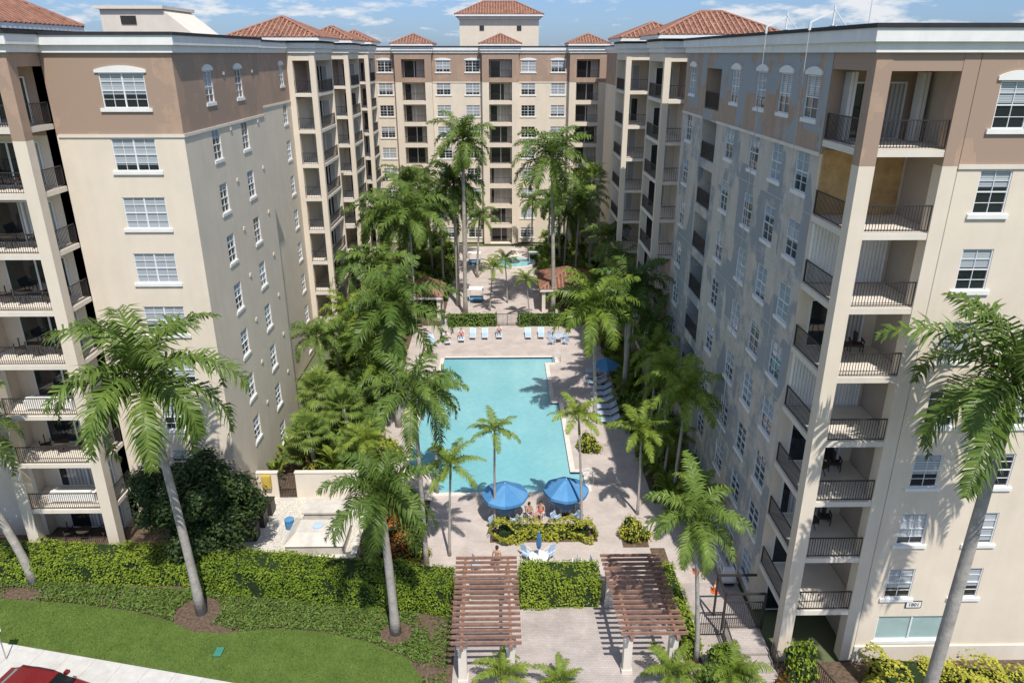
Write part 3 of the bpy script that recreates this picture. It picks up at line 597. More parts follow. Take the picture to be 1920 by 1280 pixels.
# ------------------------------------------------------------------ palms
pc=[0]
def palm(label,kind,base,top,r_,tr=None,group=None,name=None):
    base=Vector(base); top=Vector(top); i=pc[0]; pc[0]+=1
    nm=name or {'royal':'royal_palm','young':'palm_tree','mid':'palm_tree','bri':'palm_tree','fan':'fan_palm'}[kind]
    t_=thing(nm,label,'palm tree',base,0,group); hgt=top.z-base.z
    r0=tr or {'royal':.23,'young':.09,'mid':.16,'bri':.12,'fan':.18}[kind]
    pts=[];rad=[]; nn=9; lean=(top-base); sh={'royal':.15,'young':.14,'mid':.14,'bri':.14,'fan':.04}[kind]
    for k in range(nn+1):
        s_=k/nn*(1-sh); x=base+Vector((lean.x*s_**1.35,lean.y*s_**1.35,hgt*s_)); pts.append(x)
        bul=1.0+(.35*(1-s_*6) if s_<.16 else 0)+(.10*sin(s_*PI) if kind=='royal' else 0); rad.append(r0*bul*(1-.32*s_))
    b=MB(); b.tube(pts,rad,10); b.build('trunk',TRUNK,t_,True)
    b=MB(); b.tube([pts[-1]-Vector((0,0,.02)),pts[-1].lerp(top,.35),top],[rad[-1]*1.12,rad[-1]*1.18,rad[-1]*.55],9); b.build('crown_shaft',SHAFT,t_,True)
    me={'royal':ROY,'young':YNG,'mid':MID,'fan':FAN,'bri':BRI}[kind]; me=me[i%len(me)]
    inst('crown',me,t_,top,rng.uniform(0,6.28),(r_,r_,r_*rng.uniform(.92,1.08))); return t_
def pp(label,kind,bpx,cpx,r_,**k):
    bs=at(*bpx); palm(label,kind,bs,atY(cpx[0],cpx[1],bs.y),r_,**k)
pp('tall royal palm before the left block, its trunk leaning left from the lawn edge','royal',(378,1148),(265,705),5.0)
pp('royal palm cut off by the left edge of the photo, trunk leaning left','royal',(65,1092),(-105,815),4.0)
palm('large royal palm at the right edge before the right block, fronds hiding its windows','royal',(18.3,23.7,0),atY(1905,720,23.7),4.5,tr=.27)
pp('royal palm before the hedge left of the pergolas, crown over the gravel yard','royal',(742,1185),(712,925),3.1)
pp('slim palm beside the red flower bed, its crown against the pool','mid',(800,1060),(775,735),3.3,tr=.14)
pp('broad royal palm left of the pool with its crown hiding the left deck','royal',(748,800),(738,575),5.0)
pp('tallest palm in the courtyard, left of the central path','royal',(873,590),(868,262),3.9)
pp('tall palm right of the central path with a wide crown before the rear block','royal',(1037,586),(1035,295),5.2)
palm('palm just left of the tallest one, its crown lower and wider','royal',(-5.2,84,0),atY(850,345,84),4.2)
pp('palm on the right deck with a bright crown, nearest the pool','bri',(1115,790),(1113,575),4.1,tr=.17)
palm('palm behind the loungers, its crown touching the nearer right balcony tower','royal',(10.6,58,0),atY(1190,535,58),3.6)
palm('bright palm beside the right block, halfway along its patched side','bri',(11.3,41.5,0),atY(1288,740,41.5),2.8)
palm('bright palm close behind the one halfway along the patched side','bri',(11.6,46.5,0),atY(1255,695,46.5),2.5)
pp('palm behind the right pergola with a thin curved trunk and shaggy crown','mid',(1305,1240),(1303,970),2.6,tr=.12)
pp('young palm beside the walkway at the lower right corner of the deck','young',(1195,965),(1203,808),2.1)
pp('young palm right of the pool, rising beside the right blue umbrella','young',(1090,995),(1085,782),1.8)
pp('young palm in the yellow bed rising before the middle of the pool','young',(928,990),(927,808),1.65)
pp('young palm at the near left corner of the pool','young',(843,1042),(845,872),1.9)
pp('slender palm on the left pool edge with a thin trunk against the water','mid',(820,925),(815,735),2.2,tr=.11)
far=[('mid',-9.3,75,13,4.5,'full palm at the left of the far garden, tallest of its clump'),('mid',-13,78,12.2,4.2,'palm beside the nearest tower of the left wing, crown behind the tallest of its clump'),('mid',-11.5,86,10,4,'palm behind the left pavilion roof, medium height'),
('mid',-14.2,88,9.5,3.8,'palm in the shade beside the middle tower of the left wing'),('mid',-9,93,10,3.8,'palm at the left of the fountain, well behind the pavilion'),('fan',-6,98,9,2.6,'fan palm left of the fountain before the rear block'),
('mid',-12.5,99,9.8,3.6,'palm in the far left corner of the courtyard'),('mid',-12.2,70.5,8.6,3.6,'palm left of the far end of the pool, nearest the left wing'),('bri',-13.6,64,6,3.0,'low palm between the left block and the pool deck'),
('mid',9.5,91.5,10.8,3.8,'palm behind the red roofed pavilion, leftmost of the right clump'),('mid',8,97,10.2,3.4,'palm right of the fountain close to the rear block'),('mid',12.2,79,9.4,3.2,'palm beside the red roofed pavilion near the right wing'),
('fan',11.8,95,13.2,2.9,'tall fan palm in the far right corner beside the right wing'),('mid',6.8,103,9,3,'palm before the rear block right of its entrance'),('bri',11.2,68,7.4,2.8,'palm between the right loungers and the right wing'),
('young',-1.4,82,5.4,2.0,'small palm left of the central path'),('young',.7,85,5.4,1.9,'small palm in the middle of the central path'),('young',3.2,79.5,4.6,1.7,'small palm right of the central path by the pavilion'),('mid',-3.3,96,8.2,2.7,'palm standing left of the fountain basin'),
('mid',-15,72,8.5,3.3,'palm hugging the nearest tower of the left wing'),('bri',9.8,75.8,5.2,2.4,'palm at the right end of the far hedge'),
('bri',-11.4,59,5.4,2.5,'bright palm halfway along the left bed, next to the deck'),('bri',-11.2,65.5,5.6,2.6,'bright palm in the left bed by the far pool corner'),('mid',-14.8,57,6.6,2.6,'palm against the far end of the left block'),
('fan',-11.5,49.5,3.6,2.2,'fan palm in the left bed by the near end of the pool'),('fan',-13.5,46.3,3.4,2.1,'fan palm against the left block behind the gravel yard'),('fan',-10.6,45.2,2.6,1.8,'low fan palm at the near end of the left bed'),('fan',-13.8,52.0,4.2,2.2,'taller fan palm in the middle of the left bed'),('fan',-15.0,61.5,4.6,2.2,'fan palm in the corner between left block and left wing'),('fan',-11.6,54.5,3.2,2.0,'fan palm beside the middle of the left pool edge'),
('bri',11.9,52,6.8,2.4,'palm against the far end of the patched side'),('mid',11.6,63.5,7.6,2.9,'palm before the nearer tower of the right wing'),('bri',11.7,36.8,4.2,1.9,'low bright palm beside the work platform'),('bri',11.2,44,3.6,1.8,'low bright palm right of the near pool corner'),('mid',11.6,72,8.6,3.0,'palm before the farther tower of the right wing'),
('mid',-7.4,90,11,3.9,'palm in the far garden behind the left pavilion'),('mid',-10.6,105,11,3.6,'palm close to the rear block, left side'),('mid',8.3,94.8,8.2,3.2,'short palm behind the red roofed pavilion'),('mid',11.4,104,11,3.5,'palm close to the rear block, right side'),('mid',-5.2,106,8.5,3,'palm at the foot of the rear block left of its entrance'),('mid',4.6,110,7.5,2.6,'palm at the foot of the rear block right of its entrance'),('mid',-12.0,91,13.4,4,'tall palm in the far garden beside the left wing'),
('mid',-10.2,62,7.6,3.0,'full dark palm on the edge of the left deck, beside the far half of the pool'),('bri',-9.9,52.3,5.6,2.5,'bright palm on the edge of the left deck, beside the near half of the pool'),('bri',-9.4,43.9,4.2,1.9,'bright low palm behind the gravel yard wall'),('mid',11.9,55.2,7.6,2.6,'dark palm at the far corner of the right block'),('bri',11.5,49,5.8,2.3,'bright palm beside the recessed balconies of the right block'),('mid',11.2,60.8,8.8,2.9,'dark palm right of the lounger umbrella')]
for k,x,y,z,r_,lb in far: palm(lb,k,(x,y,.05),(x+rng.uniform(-.5,.5),y+rng.uniform(-.5,.5),z),r_)
for i,(px,py,r_,lb) in enumerate(((945,1262,1.5,'pygmy palm under the lower edge of the left pergola'),(1050,1275,1.3,'pygmy palm on the plaza between the two pergolas'),(1262,1262,1.6,'pygmy palm at the foot of the right pergola'),(1375,1262,1.7,'pygmy palm left of the entrance steps'))):
    p=at(px,py,.9); t_=thing('pygmy_palm',lb,'palm tree',(p.x,p.y,0)); b=MB(); b.tube([(p.x,p.y,0),(p.x,p.y,.9)],[.14,.12],8); b.build('trunk',TRUNK,t_); inst('crown',(YNG+BRI)[i%5],t_,p,rng.uniform(0,6),r_)
# ------------------------------------------------------------------ hedges
hedge('long clipped hedge left of the leaning palm, running out of the photo',(-40,36.3),(-17.2,35.1),2.1,1.45,seed=2)
hedge('long clipped hedge between the leaning palm and the left pergola',(-16.9,34.6),(-2.8,32.5),2.0,1.85,seed=3)
hedge('clipped hedge filling the gap between the two pergolas',(.95,32.9),(5.25,32.9),1.7,2.0,seed=4)
hedge('narrow hedge along the walkway behind the right pergola',(9.4,34.6),(9.5,28.2),.8,1.1,seed=5)
hedge('trimmed hedge left of the courtyard gate at the far end of the pool',(-6,77.2),(-.6,77.2),1.3,1.3,LSHRUB,.2,50,seed=6)
hedge('trimmed hedge right of the courtyard gate at the far end of the pool',(1.9,77.2),(7.2,77.2),1.3,1.3,LSHRUB,.2,50,seed=7)
hedge('yellow leaved bed in front of the two blue umbrellas',(-.5,38.6),(5.6,38.6),1.4,.8,LYEL,.17,120,.05,8,amp=1.8)
hedge('yellow bushes along the foot of the right block',(17.4,26.4),(25.5,25.1),2.3,1.4,LYEL,.17,120,0,9,amp=1.9)
def plant(me,x,y,sx,sz,label,cat='shrub',group=None,name='shrub',z=.05,rot=None):
    o=inst(name,me,None,(x,y,z),rng.uniform(0,6.28) if rot is None else rot,(sx,sx,sz)); return tag(o,label,cat,group)
plant(SHY[0],-8.3,47.8,1.35,1.5,'yellow shrub left of the pool, farther of two beside the water'); plant(SHY[1],-8.5,45.4,1.25,1.4,'yellow shrub left of the pool, nearer of two beside the water'); plant(SHY[1],6.6,49.2,1.15,1.3,'yellow shrub right of the pool at the foot of the big palm')
plant(SHY[1],8.2,38.2,1.15,1.35,'yellow shrub on the deck right of the umbrellas'); plant(SHY[0],14.6,25.6,.6,.9,'small yellow shrub left of the entrance ramp')
plant(SHR[0],-7.6,43.2,1.0,1.2,'red flowering shrub at the near left corner of the pool deck')
for i,(x,y) in enumerate(((-7.9,37.2),(-6.6,38.2),(-8.0,39.4),(-6.2,36.6),(-7.2,40.6),(-7.9,41.8),(-6.0,39.8))): plant(SHR[i%2],x,y,1.15,1.3,'red flowering shrub in the bed right of the gravel yard',group='red flowering shrubs by the gravel yard')
for i,(x,y) in enumerate(((-5.3,37.2),(-5.5,38.6),(-4.9,36.3))): plant(SHY[i%2],x,y,.85,1.2,'yellow green shrub at the right end of the red bed',group='yellow green shrubs by the red bed')
plant(SHH[0],14.3,26.9,1.0,2.1,'upright clipped shrub at the corner of the right block'); plant(SHH[0],10.6,27.3,.9,1.7,'upright clipped shrub left of the entrance gate')
plant(SHG[1],9.9,26.6,.8,1.4,'dark shrub at the foot of the shaggy palm by the right pergola'); plant(SHR[0],13.1,26.2,.5,1.0,'small red shrub beside the entrance steps')
rg=random.Random(5)
for i in range(118):
    x=rg.uniform(-16,-10.0); y=rg.uniform(43.8,75.5); s_=rg.uniform(.8,1.5)
    if i%6 in (0,5): plant(SHG[i%3],x,y,s_,s_*1.5,'green shrub in the dense bed between the left buildings and the pool',group='shrubs in the left bed')
    elif i%6==1: plant((SHH[0],SHY[0])[i%12==1],x,y,s_*.9,s_*1.1,'light green shrub in the dense bed between the left buildings and the pool',group='light shrubs in the left bed')
    elif i%6==2: plant(BAN[i%2],x,y,s_*1.8,s_*2.0,'broad leaved clump in the dense bed between the left buildings and the pool',group='broad leaved clumps in the left bed',name='banana_plant')
    else: plant(FAN[i%3],x,y,s_*1.2,s_*1.3,'fan palm clump in the dense bed between the left buildings and the pool','palm shrub','fan palms in the left bed','fan_palm',z=rg.uniform(.6,2.0))
for i in range(66):
    x=rg.uniform(10.6,13.0); y=rg.uniform(39.5,73); s_=rg.uniform(.75,1.25)
    if i%3==0: plant(SHG[i%2],x,y,s_,s_*1.5,'green shrub in the narrow bed along the right buildings',group='shrubs in the right bed')
    elif i%3==1: plant(BAN[(i//3)%2],x,y,s_*1.8,s_*2.3,'broad leaved clump in the narrow bed along the right buildings',group='broad leaved clumps in the right bed',name='banana_plant')
    else: plant(YNG[i%3],x,y,s_*1.3,s_*1.4,'feathery palm clump in the narrow bed along the right buildings','palm shrub','feathery palms in the right bed','palm_shrub',z=rg.uniform(.6,1.8))
for i in range(110):
    sx=-1 if i%2 else 1; x=sx*rg.uniform(5.6,13.0)+(-1.5 if sx<0 else -.5); y=rg.uniform(78.5,113); s_=rg.uniform(1.0,1.9)
    if -11<x<-6 and 77<y<84.5 or 3<x<12 and 80<y<90: continue
    lb='left' if sx<0 else 'right'
    plant((SHG+FAN)[(i//2)%6],x,y,s_,s_*1.5,'leafy shrub in the shaded %s bed of the far garden'%lb,group='shrubs in the far %s bed'%lb,z=.05 if (i//2)%6<3 else 1.2)
# ground cover strips between hedge and lawn
b=MB(); r2=random.Random(9)
def lawny(x):
    for (xa,ya),(xb,yb) in zip(lawn,lawn[1:]):
        if xa<=x<=xb: return ya+(yb-ya)*(x-xa)/(xb-xa)
    return 99
for _ in range(36000):
    x=r2.uniform(-36,-2.8); y=lawny(x)+r2.uniform(.0,3.3) if x<-3.7 else r2.uniform(26,32)
    yh=35.0-.09*(x+30) if x<-17.5 else 33.6-.147*(x+16.4)
    if y>yh-.1 or ((x+16.6)**2+(y-32.0)**2<1.5) or ((x+5.6)**2+(y-30.3)**2<.7): continue
    if sin(x*1.1)+sin(x*.43+y*1.7)+sin(y*2.1)+r2.uniform(-.8,.8)>1.75: continue
    leaf(b,Vector((x,y,r2.uniform(.02,.22))),Vector((r2.uniform(-1,1),r2.uniform(-1,1),1.0)),.19,.4,0,r2)
tag(b.build('ground_cover',LCOVER),'low green ground cover in the mulch before the hedge','ground cover',kind='stuff')
b=MB()
for _ in range(42000):
    x=r2.uniform(-30,-3.7); y=r2.uniform(25.2,33.6)
    if y>lawny(x)+r2.uniform(-.12,.08) or y<liney(x)+.04: continue
    a=r2.uniform(0,6.28); w=.022; hh=r2.uniform(.05,.11)
    b.face([(x-w*cos(a),y-w*sin(a),.02),(x+w*cos(a),y+w*sin(a),.02),(x+r2.uniform(-.06,.06),y+r2.uniform(-.06,.06),.02+hh)])
LAWNB=fol('grass_blade',(.07,.13,.02),(.20,.27,.05),.2,.6)
tag(b.build('grass',LAWNB),'mown green grass along the pavement','grass',kind='stuff')
# big dark tree
tr=thing('broadleaf_tree','dark rounded broadleaf tree against the foot of the left block','tree',(-17.6,36.4,0)); b=MB(); r2=random.Random(3)
b.tube([(-17.6,36.4,0),(-17.5,36.4,1.4),(-17.7,36.3,2.6)],[.28,.22,.2],9)
for i in range(9):
    a=i*2.4; e=Vector((-17.7+cos(a)*2.2,36.3+sin(a)*1.7,3.6+(i%3)*1.0)); b.tube([(-17.7,36.3,2.4),Vector((-17.7,36.3,2.4)).lerp(e,.5)+Vector((0,0,.3)),e],[.13,.08,.03],6)
b.build('trunk',BARK,tr,True); b=MB()
for i in range(80):
    dd=Vector((r2.gauss(0,1),r2.gauss(0,1),r2.gauss(0,1))).normalized()*(r2.random()**.4)
    c=Vector((-17.4+dd.x*3.5,35.9+dd.y*2.3,4.2+dd.z*3.1)); rad=r2.uniform(.55,1.1)
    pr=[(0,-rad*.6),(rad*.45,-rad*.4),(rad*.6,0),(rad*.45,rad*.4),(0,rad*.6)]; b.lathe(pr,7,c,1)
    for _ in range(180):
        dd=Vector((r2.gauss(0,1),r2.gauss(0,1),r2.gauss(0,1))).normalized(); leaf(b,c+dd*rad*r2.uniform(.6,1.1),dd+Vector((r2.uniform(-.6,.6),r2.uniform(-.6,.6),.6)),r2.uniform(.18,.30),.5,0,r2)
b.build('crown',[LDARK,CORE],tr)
# ------------------------------------------------------------------ pergolas
def pergola(label,x0,x1,y0,y1,skew):
    t_=thing('pergola',label,'pergola',((x0+x1)/2,(y0+y1)/2,0),0,'pergolas over the plaza'); n=17
    for i in range(n):
        y=y0+(y1-y0)*i/(n-1); sx=skew*(1-i/(n-1)); b=MB(); b.box(x0+sx,x1+sx,y-.04,y+.04,2.72,2.88); b.build('slat',WOOD,t_)
    for x in (x0+.5,x1-.5):
        b=MB(); b.bar((x+skew,y0-.2,2.60),(x,y1+.2,2.60),.14,.235); b.build('beam',WOOD,t_)
        for (yy,f_) in ((y0+.5,.92),(y1-.4,.05)):
            xx=x+skew*f_; b=MB(); b.box(xx-.2,xx+.2,yy-.2,yy+.2,0,2.2); b.box(xx-.26,xx+.26,yy-.26,yy+.26,2.2,2.35); b.box(xx-.26,xx+.26,yy-.26,yy+.26,0,.25); b.box(xx-.12,xx+.12,yy-.12,yy+.12,2.35,2.48); b.build('post',CREAM,t_)
pergola('brown slatted pergola on cream posts, left of the middle hedge',-2.55,.75,26.7,32.9,.1)
pergola('brown slatted pergola on cream posts, right of the middle hedge',5.3,8.5,27.2,33.0,.25)
# ------------------------------------------------------------------ pool furniture
lg=thing('sun_lounger','x','sun lounger',(0,0,0))
b=MB()
for sx in (-.3,.3):
    b.bar((sx,-.95,.33),(sx,.25,.33),.04,.05); b.bar((sx,.25,.33),(sx,.88,.72),.04,.05)
b.bar((-.3,-.95,.33),(.3,-.95,.33),.04,.05); b.bar((-.3,.88,.72),(.3,.88,.72),.04,.05); b.build('frame',WPAINT,lg)
b=MB(); b.box(-.28,.28,-.93,.25,.345,.40); b.build('seat_sling',LBLUE,lg)
b=MB(); b.bar((0,.27,.375),(0,.87,.745),.56,.05); b.build('backrest',LBLUE,lg)
for sx in (-.3,.3):
    for y in (-.8,.2): b=MB(); b.tube([(sx,y,.32),(sx*1.1,y,0)],.022,6); b.build('leg',WPAINT,lg)
def L0(x,y,rot,label,first=[True],group='sun loungers round the pool'):
    if first[0]:
        first[0]=False; lg.location=(x,y,.05); lg.rotation_euler=(0,0,rot); lg['label']=label; lg['group']=group; return
    copy_tree(lg,(x,y,.05),rot,label,group)
rowx=[-7.3,-5.8,-4.3,-3.1,-1.8,-.3,2.8,4.2]; rowl=['leftmost','second','third','fourth','fifth','sixth','seventh','rightmost']
for i,x in enumerate(rowx): L0(x,[71.6,71.9,72.6,73.4,73.4,73.5,73.4,73.5][i],[.35,.2,.05,0,0,.03,0,-.04][i],'pale blue sun lounger at the far end of the pool, %s in the row'%rowl[i])
for i in range(9): L0(8.7+.1*(i%3),53.6+i*1.25,R(-90)+.05*((i*7)%3-1),'pale blue lounger on the shaded right deck, %s counting away from the camera'%['first','second','third','fourth','fifth','sixth','seventh','eighth','ninth'][i])
tb=thing('patio_table','round white table beside the closed umbrella behind the middle hedge','table',(2.1,35.6,.05))
b=MB(); b.lathe([(0,.70),(.55,.70),(.58,.72),(.58,.74),(0,.75)],24,(2.1,35.6,.05)); b.build('tabletop',WHITE,tb)
b=MB(); b.tube([(2.1,35.6,.08),(2.1,35.6,.76)],.04,8); b.build('pedestal',WPAINT,tb); b=MB(); b.lathe([(.3,0),(.3,.03),(0,.06)],16,(2.1,35.6,.05)); b.build('base',WPAINT,tb)
ch=thing('patio_chair','x','chair',(0,0,0))
b=MB(); b.box(-.25,.25,-.24,.22,.41,.45); b.build('seat',LBLUE,ch); b=MB(); b.bar((0,.22,.43),(0,.34,.9),.5,.035,0,(1,0,0)); b.box(-.25,.25,.235,.255,.5,.52); b.build('backrest',LBLUE,ch)
for sx in (-.25,.25):
    b=MB(); b.bar((sx,-.24,.63),(sx,.28,.65),.04,.03); b.bar((sx,-.22,.43),(sx,-.24,.63),.03,.03); b.build('armrest',WPAINT,ch)
    for y,y2 in ((-.22,-.26),(.2,.27)): b=MB(); b.tube([(sx,y,.43),(sx,y2,0)],.016,6); b.build('leg',WPAINT,ch)
CH=[True]
def chair(x,y,rot,label,z=.05,group='pale blue patio chairs on the deck'):
    if CH[0]: CH[0]=False; ch.location=(x,y,z); ch.rotation_euler=(0,0,rot); ch['label']=label; ch['group']=group
    else: copy_tree(ch,(x,y,z),rot,label,group)
def umbrella(label,x,y,r_,zr,za,closed=False):
    t_=thing('patio_umbrella',label,'umbrella',(x,y,.05)); b=MB(); b.tube([(x,y,.05),(x,y,za+.05)],.025,8); b.build('pole',WPAINT,t_)
    b=MB(); b.lathe([(.3,0),(.3,.06),(.06,.1),(.05,.2)],16,(x,y,.05)); b.build('base',METAL,t_); b=MB(); n=32
    if closed:
        for k in range(n):
            def q(kk,f_): a=2*PI*kk/n; rr=(.16 if kk%4 else .10)*[.25,.8,1.0,.55][f_]; return (x+rr*cos(a),y+rr*sin(a),[za,za-.35,za-.9,za-1.15][f_])
            for f_ in range(3): b.face([q(k,f_),q(k+1,f_),q(k+1,f_+1),q(k,f_+1)],0)
    else:
        def q(kk,f_):
            a=2*PI*kk/n; m4=abs(((kk%4)/4)-.5)*2; sag=(1-m4)
            rr=[.0,.12,.55,1,1.005][f_]*r_*(1-.05*sag*(f_>1)); z=[za,za-.05,za-(za-zr)*.5-.03*sag,zr-.02*sag,zr-.20][f_]; return (x+rr*cos(a),y+rr*sin(a),z)
        for k in range(n):
            b.face([q(k,0),q(k,1),q(k+1,1)],0)
            for f_ in (1,2,3): b.face([q(k,f_),q(k,f_+1),q(k+1,f_+1),q(k+1,f_)],(k//4)%2)
    b.build('canopy',[BLUE,BLUE2],t_)
    if not closed:
        for k in range(8): a=2*PI*k/8; b=MB(); b.bar((x,y,za-.12),(x+r_*.97*cos(a),y+r_*.97*sin(a),zr-.05),.02,.03); b.build('rib',WPAINT,t_)
    return t_
umbrella('open blue umbrella left of the pair behind the yellow bed',.15,40.3,1.5,2.05,2.8); umbrella('open blue umbrella right of the pair behind the yellow bed',4.1,40.7,1.47,2.1,2.85)
umbrella('open blue umbrella shading the loungers on the right deck',9.4,61.0,1.25,2.1,2.75); umbrella('closed blue umbrella standing in the round white table',2.1,35.6,1.2,1.3,2.5,True); umbrella('closed blue umbrella at the far left corner of the pool deck',-6.2,73.4,1.2,1.3,2.7,True)
def rtable(x,y,label):
    t_=thing('patio_table',label,'table',(x,y,.05)); b=MB(); b.lathe([(.05,.70),(.5,.70),(.53,.72),(.53,.74),(.05,.75)],20,(x,y,.05)); b.build('tabletop',LBLUE,t_)
    for k in range(4): a=PI/4+k*PI/2; b=MB(); b.tube([(x+.4*cos(a),y+.4*sin(a),.76),(x+.45*cos(a),y+.45*sin(a),.05)],.02,6); b.build('leg',WPAINT,t_)
rtable(.15,40.3,'round patio table under the left blue umbrella'); rtable(4.1,40.7,'round patio table under the right blue umbrella'); rtable(5.9,71.8,'round patio table at the far right of the pool deck')
for (nm,x,y) in (('under the left blue umbrella',.15,40.3),('under the right blue umbrella',4.1,40.7),('at the round white table',2.1,35.6),('at the far right table',5.9,71.8)):
    for k in range(4):
        a=PI/4+k*PI/2; chair(x+.95*cos(a),y+.95*sin(a),a-PI/2,'pale blue patio chair %s, on its %s side'%(nm,['far right','far left','near left','near right'][k]))
for i,(x,y) in enumerate(((4.3,35.2),(5.2,35.0),(-1.6,35.3))): chair(x,y,.3*i-.2,'pale blue patio chair behind the hedges, %s'%['nearer the round table','nearer the right pergola','behind the left pergola'][i])
def ladder(x,y,rot,label):
    t_=thing('pool_ladder',label,'ladder',(x,y,.1),rot)
    for s_ in (-.28,.28):
        b=MB(); b.tube([(s_,.55,0),(s_,.5,.75),(s_,.2,.95),(s_,-.15,.75),(s_,-.25,-.15)],.03,8)
        me=b.mesh('handrail',WPAINT,True); sub('handrail',me,t_)
    b=MB(); b.bar((-.28,-.24,-.1),(.28,-.24,-.1),.1,.04); sub('step',b.mesh('step',WPAINT),t_)
ladder(5.25,66.9,R(-90),'bright metal pool ladder at the far right corner of the pool'); ladder(5.85,44.7,R(-90),'bright metal pool ladder at the near right corner of the pool')
# ------------------------------------------------------------------ people
def body(J,E,name):
    me=bpy.data.meshes.new(name+'_sk'); ks=list(J); me.from_pydata([J[k][0] for k in ks],[(ks.index(a),ks.index(b)) for a,b in E],[])
    o=bpy.data.objects.new(name+'_sk',me); C.objects.link(o); o.modifiers.new('s','SKIN')
    for i,k in enumerate(ks):
        sv_=me.skin_vertices[0].data[i]; r_=J[k][1]; sv_.radius=(r_,r_) if not hasattr(r_,'__len__') else r_; sv_.use_root=(k=='pelvis')
    o.modifiers.new('u','SUBSURF').levels=1
    d_=bpy.context.evaluated_depsgraph_get(); nm=bpy.data.meshes.new_from_object(o.evaluated_get(d_)); bpy.data.objects.remove(o)
    nm.materials.clear(); nm.materials.append(SKIN); nm.polygons.foreach_set('use_smooth',[True]*len(nm.polygons)); nm.name=name; return nm
def pose(kind):
    V=Vector
    if kind=='stand': pl,sp,chs,nk,hd=V((0,0,.95)),V((0,0,1.12)),V((0,.01,1.36)),V((0,.0,1.5)),V((0,-.02,1.64)); kn=lambda s:V((s*.11,-.02,.50)); an=lambda s:V((s*.12,.03,.09)); el=lambda s:V((s*.27,.02,1.10)); wr=lambda s:V((s*.28,-.08,.86)); fd=V((0,-.05,-1))
    elif kind=='sit': pl,sp,chs,nk,hd=V((0,.05,.52)),V((0,.09,.68)),V((0,.12,.92)),V((0,.10,1.06)),V((0,.07,1.20)); kn=lambda s:V((s*.14,-.38,.54)); an=lambda s:V((s*.14,-.42,.09)); el=lambda s:V((s*.27,.02,.72)); wr=lambda s:V((s*.18,-.22,.60)); fd=V((0,-1,-.2))
    else: pl,sp,chs,nk,hd=V((0,.15,.50)),V((0,.30,.58)),V((0,.52,.74)),V((0,.66,.83)),V((0,.77,.93)); kn=lambda s:V((s*.13,-.28,.62)); an=lambda s:V((s*.14,-.66,.46)); el=lambda s:V((s*.30,.30,.62)); wr=lambda s:V((s*.24,.04,.58)); fd=V((0,-1,-.1))
    J={'pelvis':(pl,(.15,.11)),'spine':(sp,(.125,.10)),'chest':(chs,(.15,.11)),'neck':(nk,.055),'head':(hd,(.082,.095)),'crown':(hd+(hd-nk).normalized()*.10,(.06,.07))}
    f=V((0,-1,0)) if kind!='lie' else V((0,-.7,.7)); J['nose']=(hd+f*.105-V((0,0,.005)),.018); E=[('pelvis','spine'),('spine','chest'),('chest','neck'),('neck','head'),('head','crown'),('head','nose')]
    up=(nk-chs).normalized()
    for s,n in ((-1,'l'),(1,'r')):
        sh=chs+V((s*.19,0,0))+up*.05
        J['sh'+n]=(sh,.06);J['el'+n]=(el(s),.043);J['wr'+n]=(wr(s),.03); hp=wr(s)+fd.normalized()*.08; J['pa'+n]=(hp,(.038,.022))
        J['hi'+n]=(pl+V((s*.1,-.02,-.03)),.095);J['kn'+n]=(kn(s),.062);J['an'+n]=(an(s),.042); ft=V((0,-.17,-.04)) if kind!='lie' else V((0,-.06,.16)); J['to'+n]=(an(s)+ft,.035)
        E+=[('chest','sh'+n),('sh'+n,'el'+n),('el'+n,'wr'+n),('wr'+n,'pa'+n),('pelvis','hi'+n),('hi'+n,'kn'+n),('kn'+n,'an'+n),('an'+n,'to'+n)]
        for q in range(4):
            k='f%d%s'%(q,n); J[k]=(hp+fd.normalized()*(.085-.008*abs(q-1.3))+V(((q-1.5)*.02,0,-.015)),.009); E.append(('pa'+n,k))
        k='t'+n; J[k]=(wr(s)+fd.normalized()*.06+V((-s*.055,-.01,.02)),.010); E.append(('wr'+n,k))
    return J,E
PM={}
def person(kind,x,y,z,rot,label,sw,group=None):
    if kind not in PM:
        J,E=pose(kind); me=body(J,E,'body'); hd=J['head'][0]; cr=J['crown'][0]; a=(cr-hd).normalized()
        h=MB(); back=Vector((0,.03,0)) if kind!='lie' else Vector((0,.02,-.02))
        h.tube([hd-a*.05+back*1.6,hd+a*.02+back,hd+a*.09+back*.7,hd+a*.15+back*.4,hd+a*.175],[.07,.103,.105,.075,.02],12)
        s=MB(); p=J['pelvis'][0]; sp=J['spine'][0]; q=(sp-p).normalized(); s.tube([p-q*.11,p-q*.03,p+q*.05,p+q*.10],[.12,.185,.18,.165],14)
        for n in 'lr': s.tube([J['hi'+n][0],J['hi'+n][0].lerp(J['kn'+n][0],.35)],[.125,.10],10)
        PM[kind]=(me,h.mesh('hair',HAIR,True),s)
    me,h,s=PM[kind]; o=inst('person',me,None,(x,y,z),rot); tag(o,label,'person',group); sub('hair',h,o); sub('shorts',s.mesh('shorts',sw,True),o); return o
person('lie',-.3,73.5,.05,.03,'person in dark swimwear reclining on a lounger at the far end of the pool',SWIM)
person('lie',-4.3,72.6,.05,.05,'person in red swimwear lying on a lounger near the closed umbrella',SWIMR); person('sit',-5.8,71.6,.05,.4,'person sitting on a lounger at the far left corner of the pool',SWIM)
person('lie',8.7,62.35,.05,R(-90),'person reclining in the shade on the right deck beside the blue umbrella',SWIM)
person('sit',1.75,40.2,.05,.6,'person in dark swimwear sitting between the two blue umbrellas',SWIM); person('sit',2.45,40.4,.05,-.3,'person in red swimwear sitting between the two blue umbrellas',SWIMR)
chair(1.75,40.2,.6,'pale blue patio chair with a seated person in dark swimwear'); chair(2.45,40.4,-.3,'pale blue patio chair with a seated person in red swimwear')
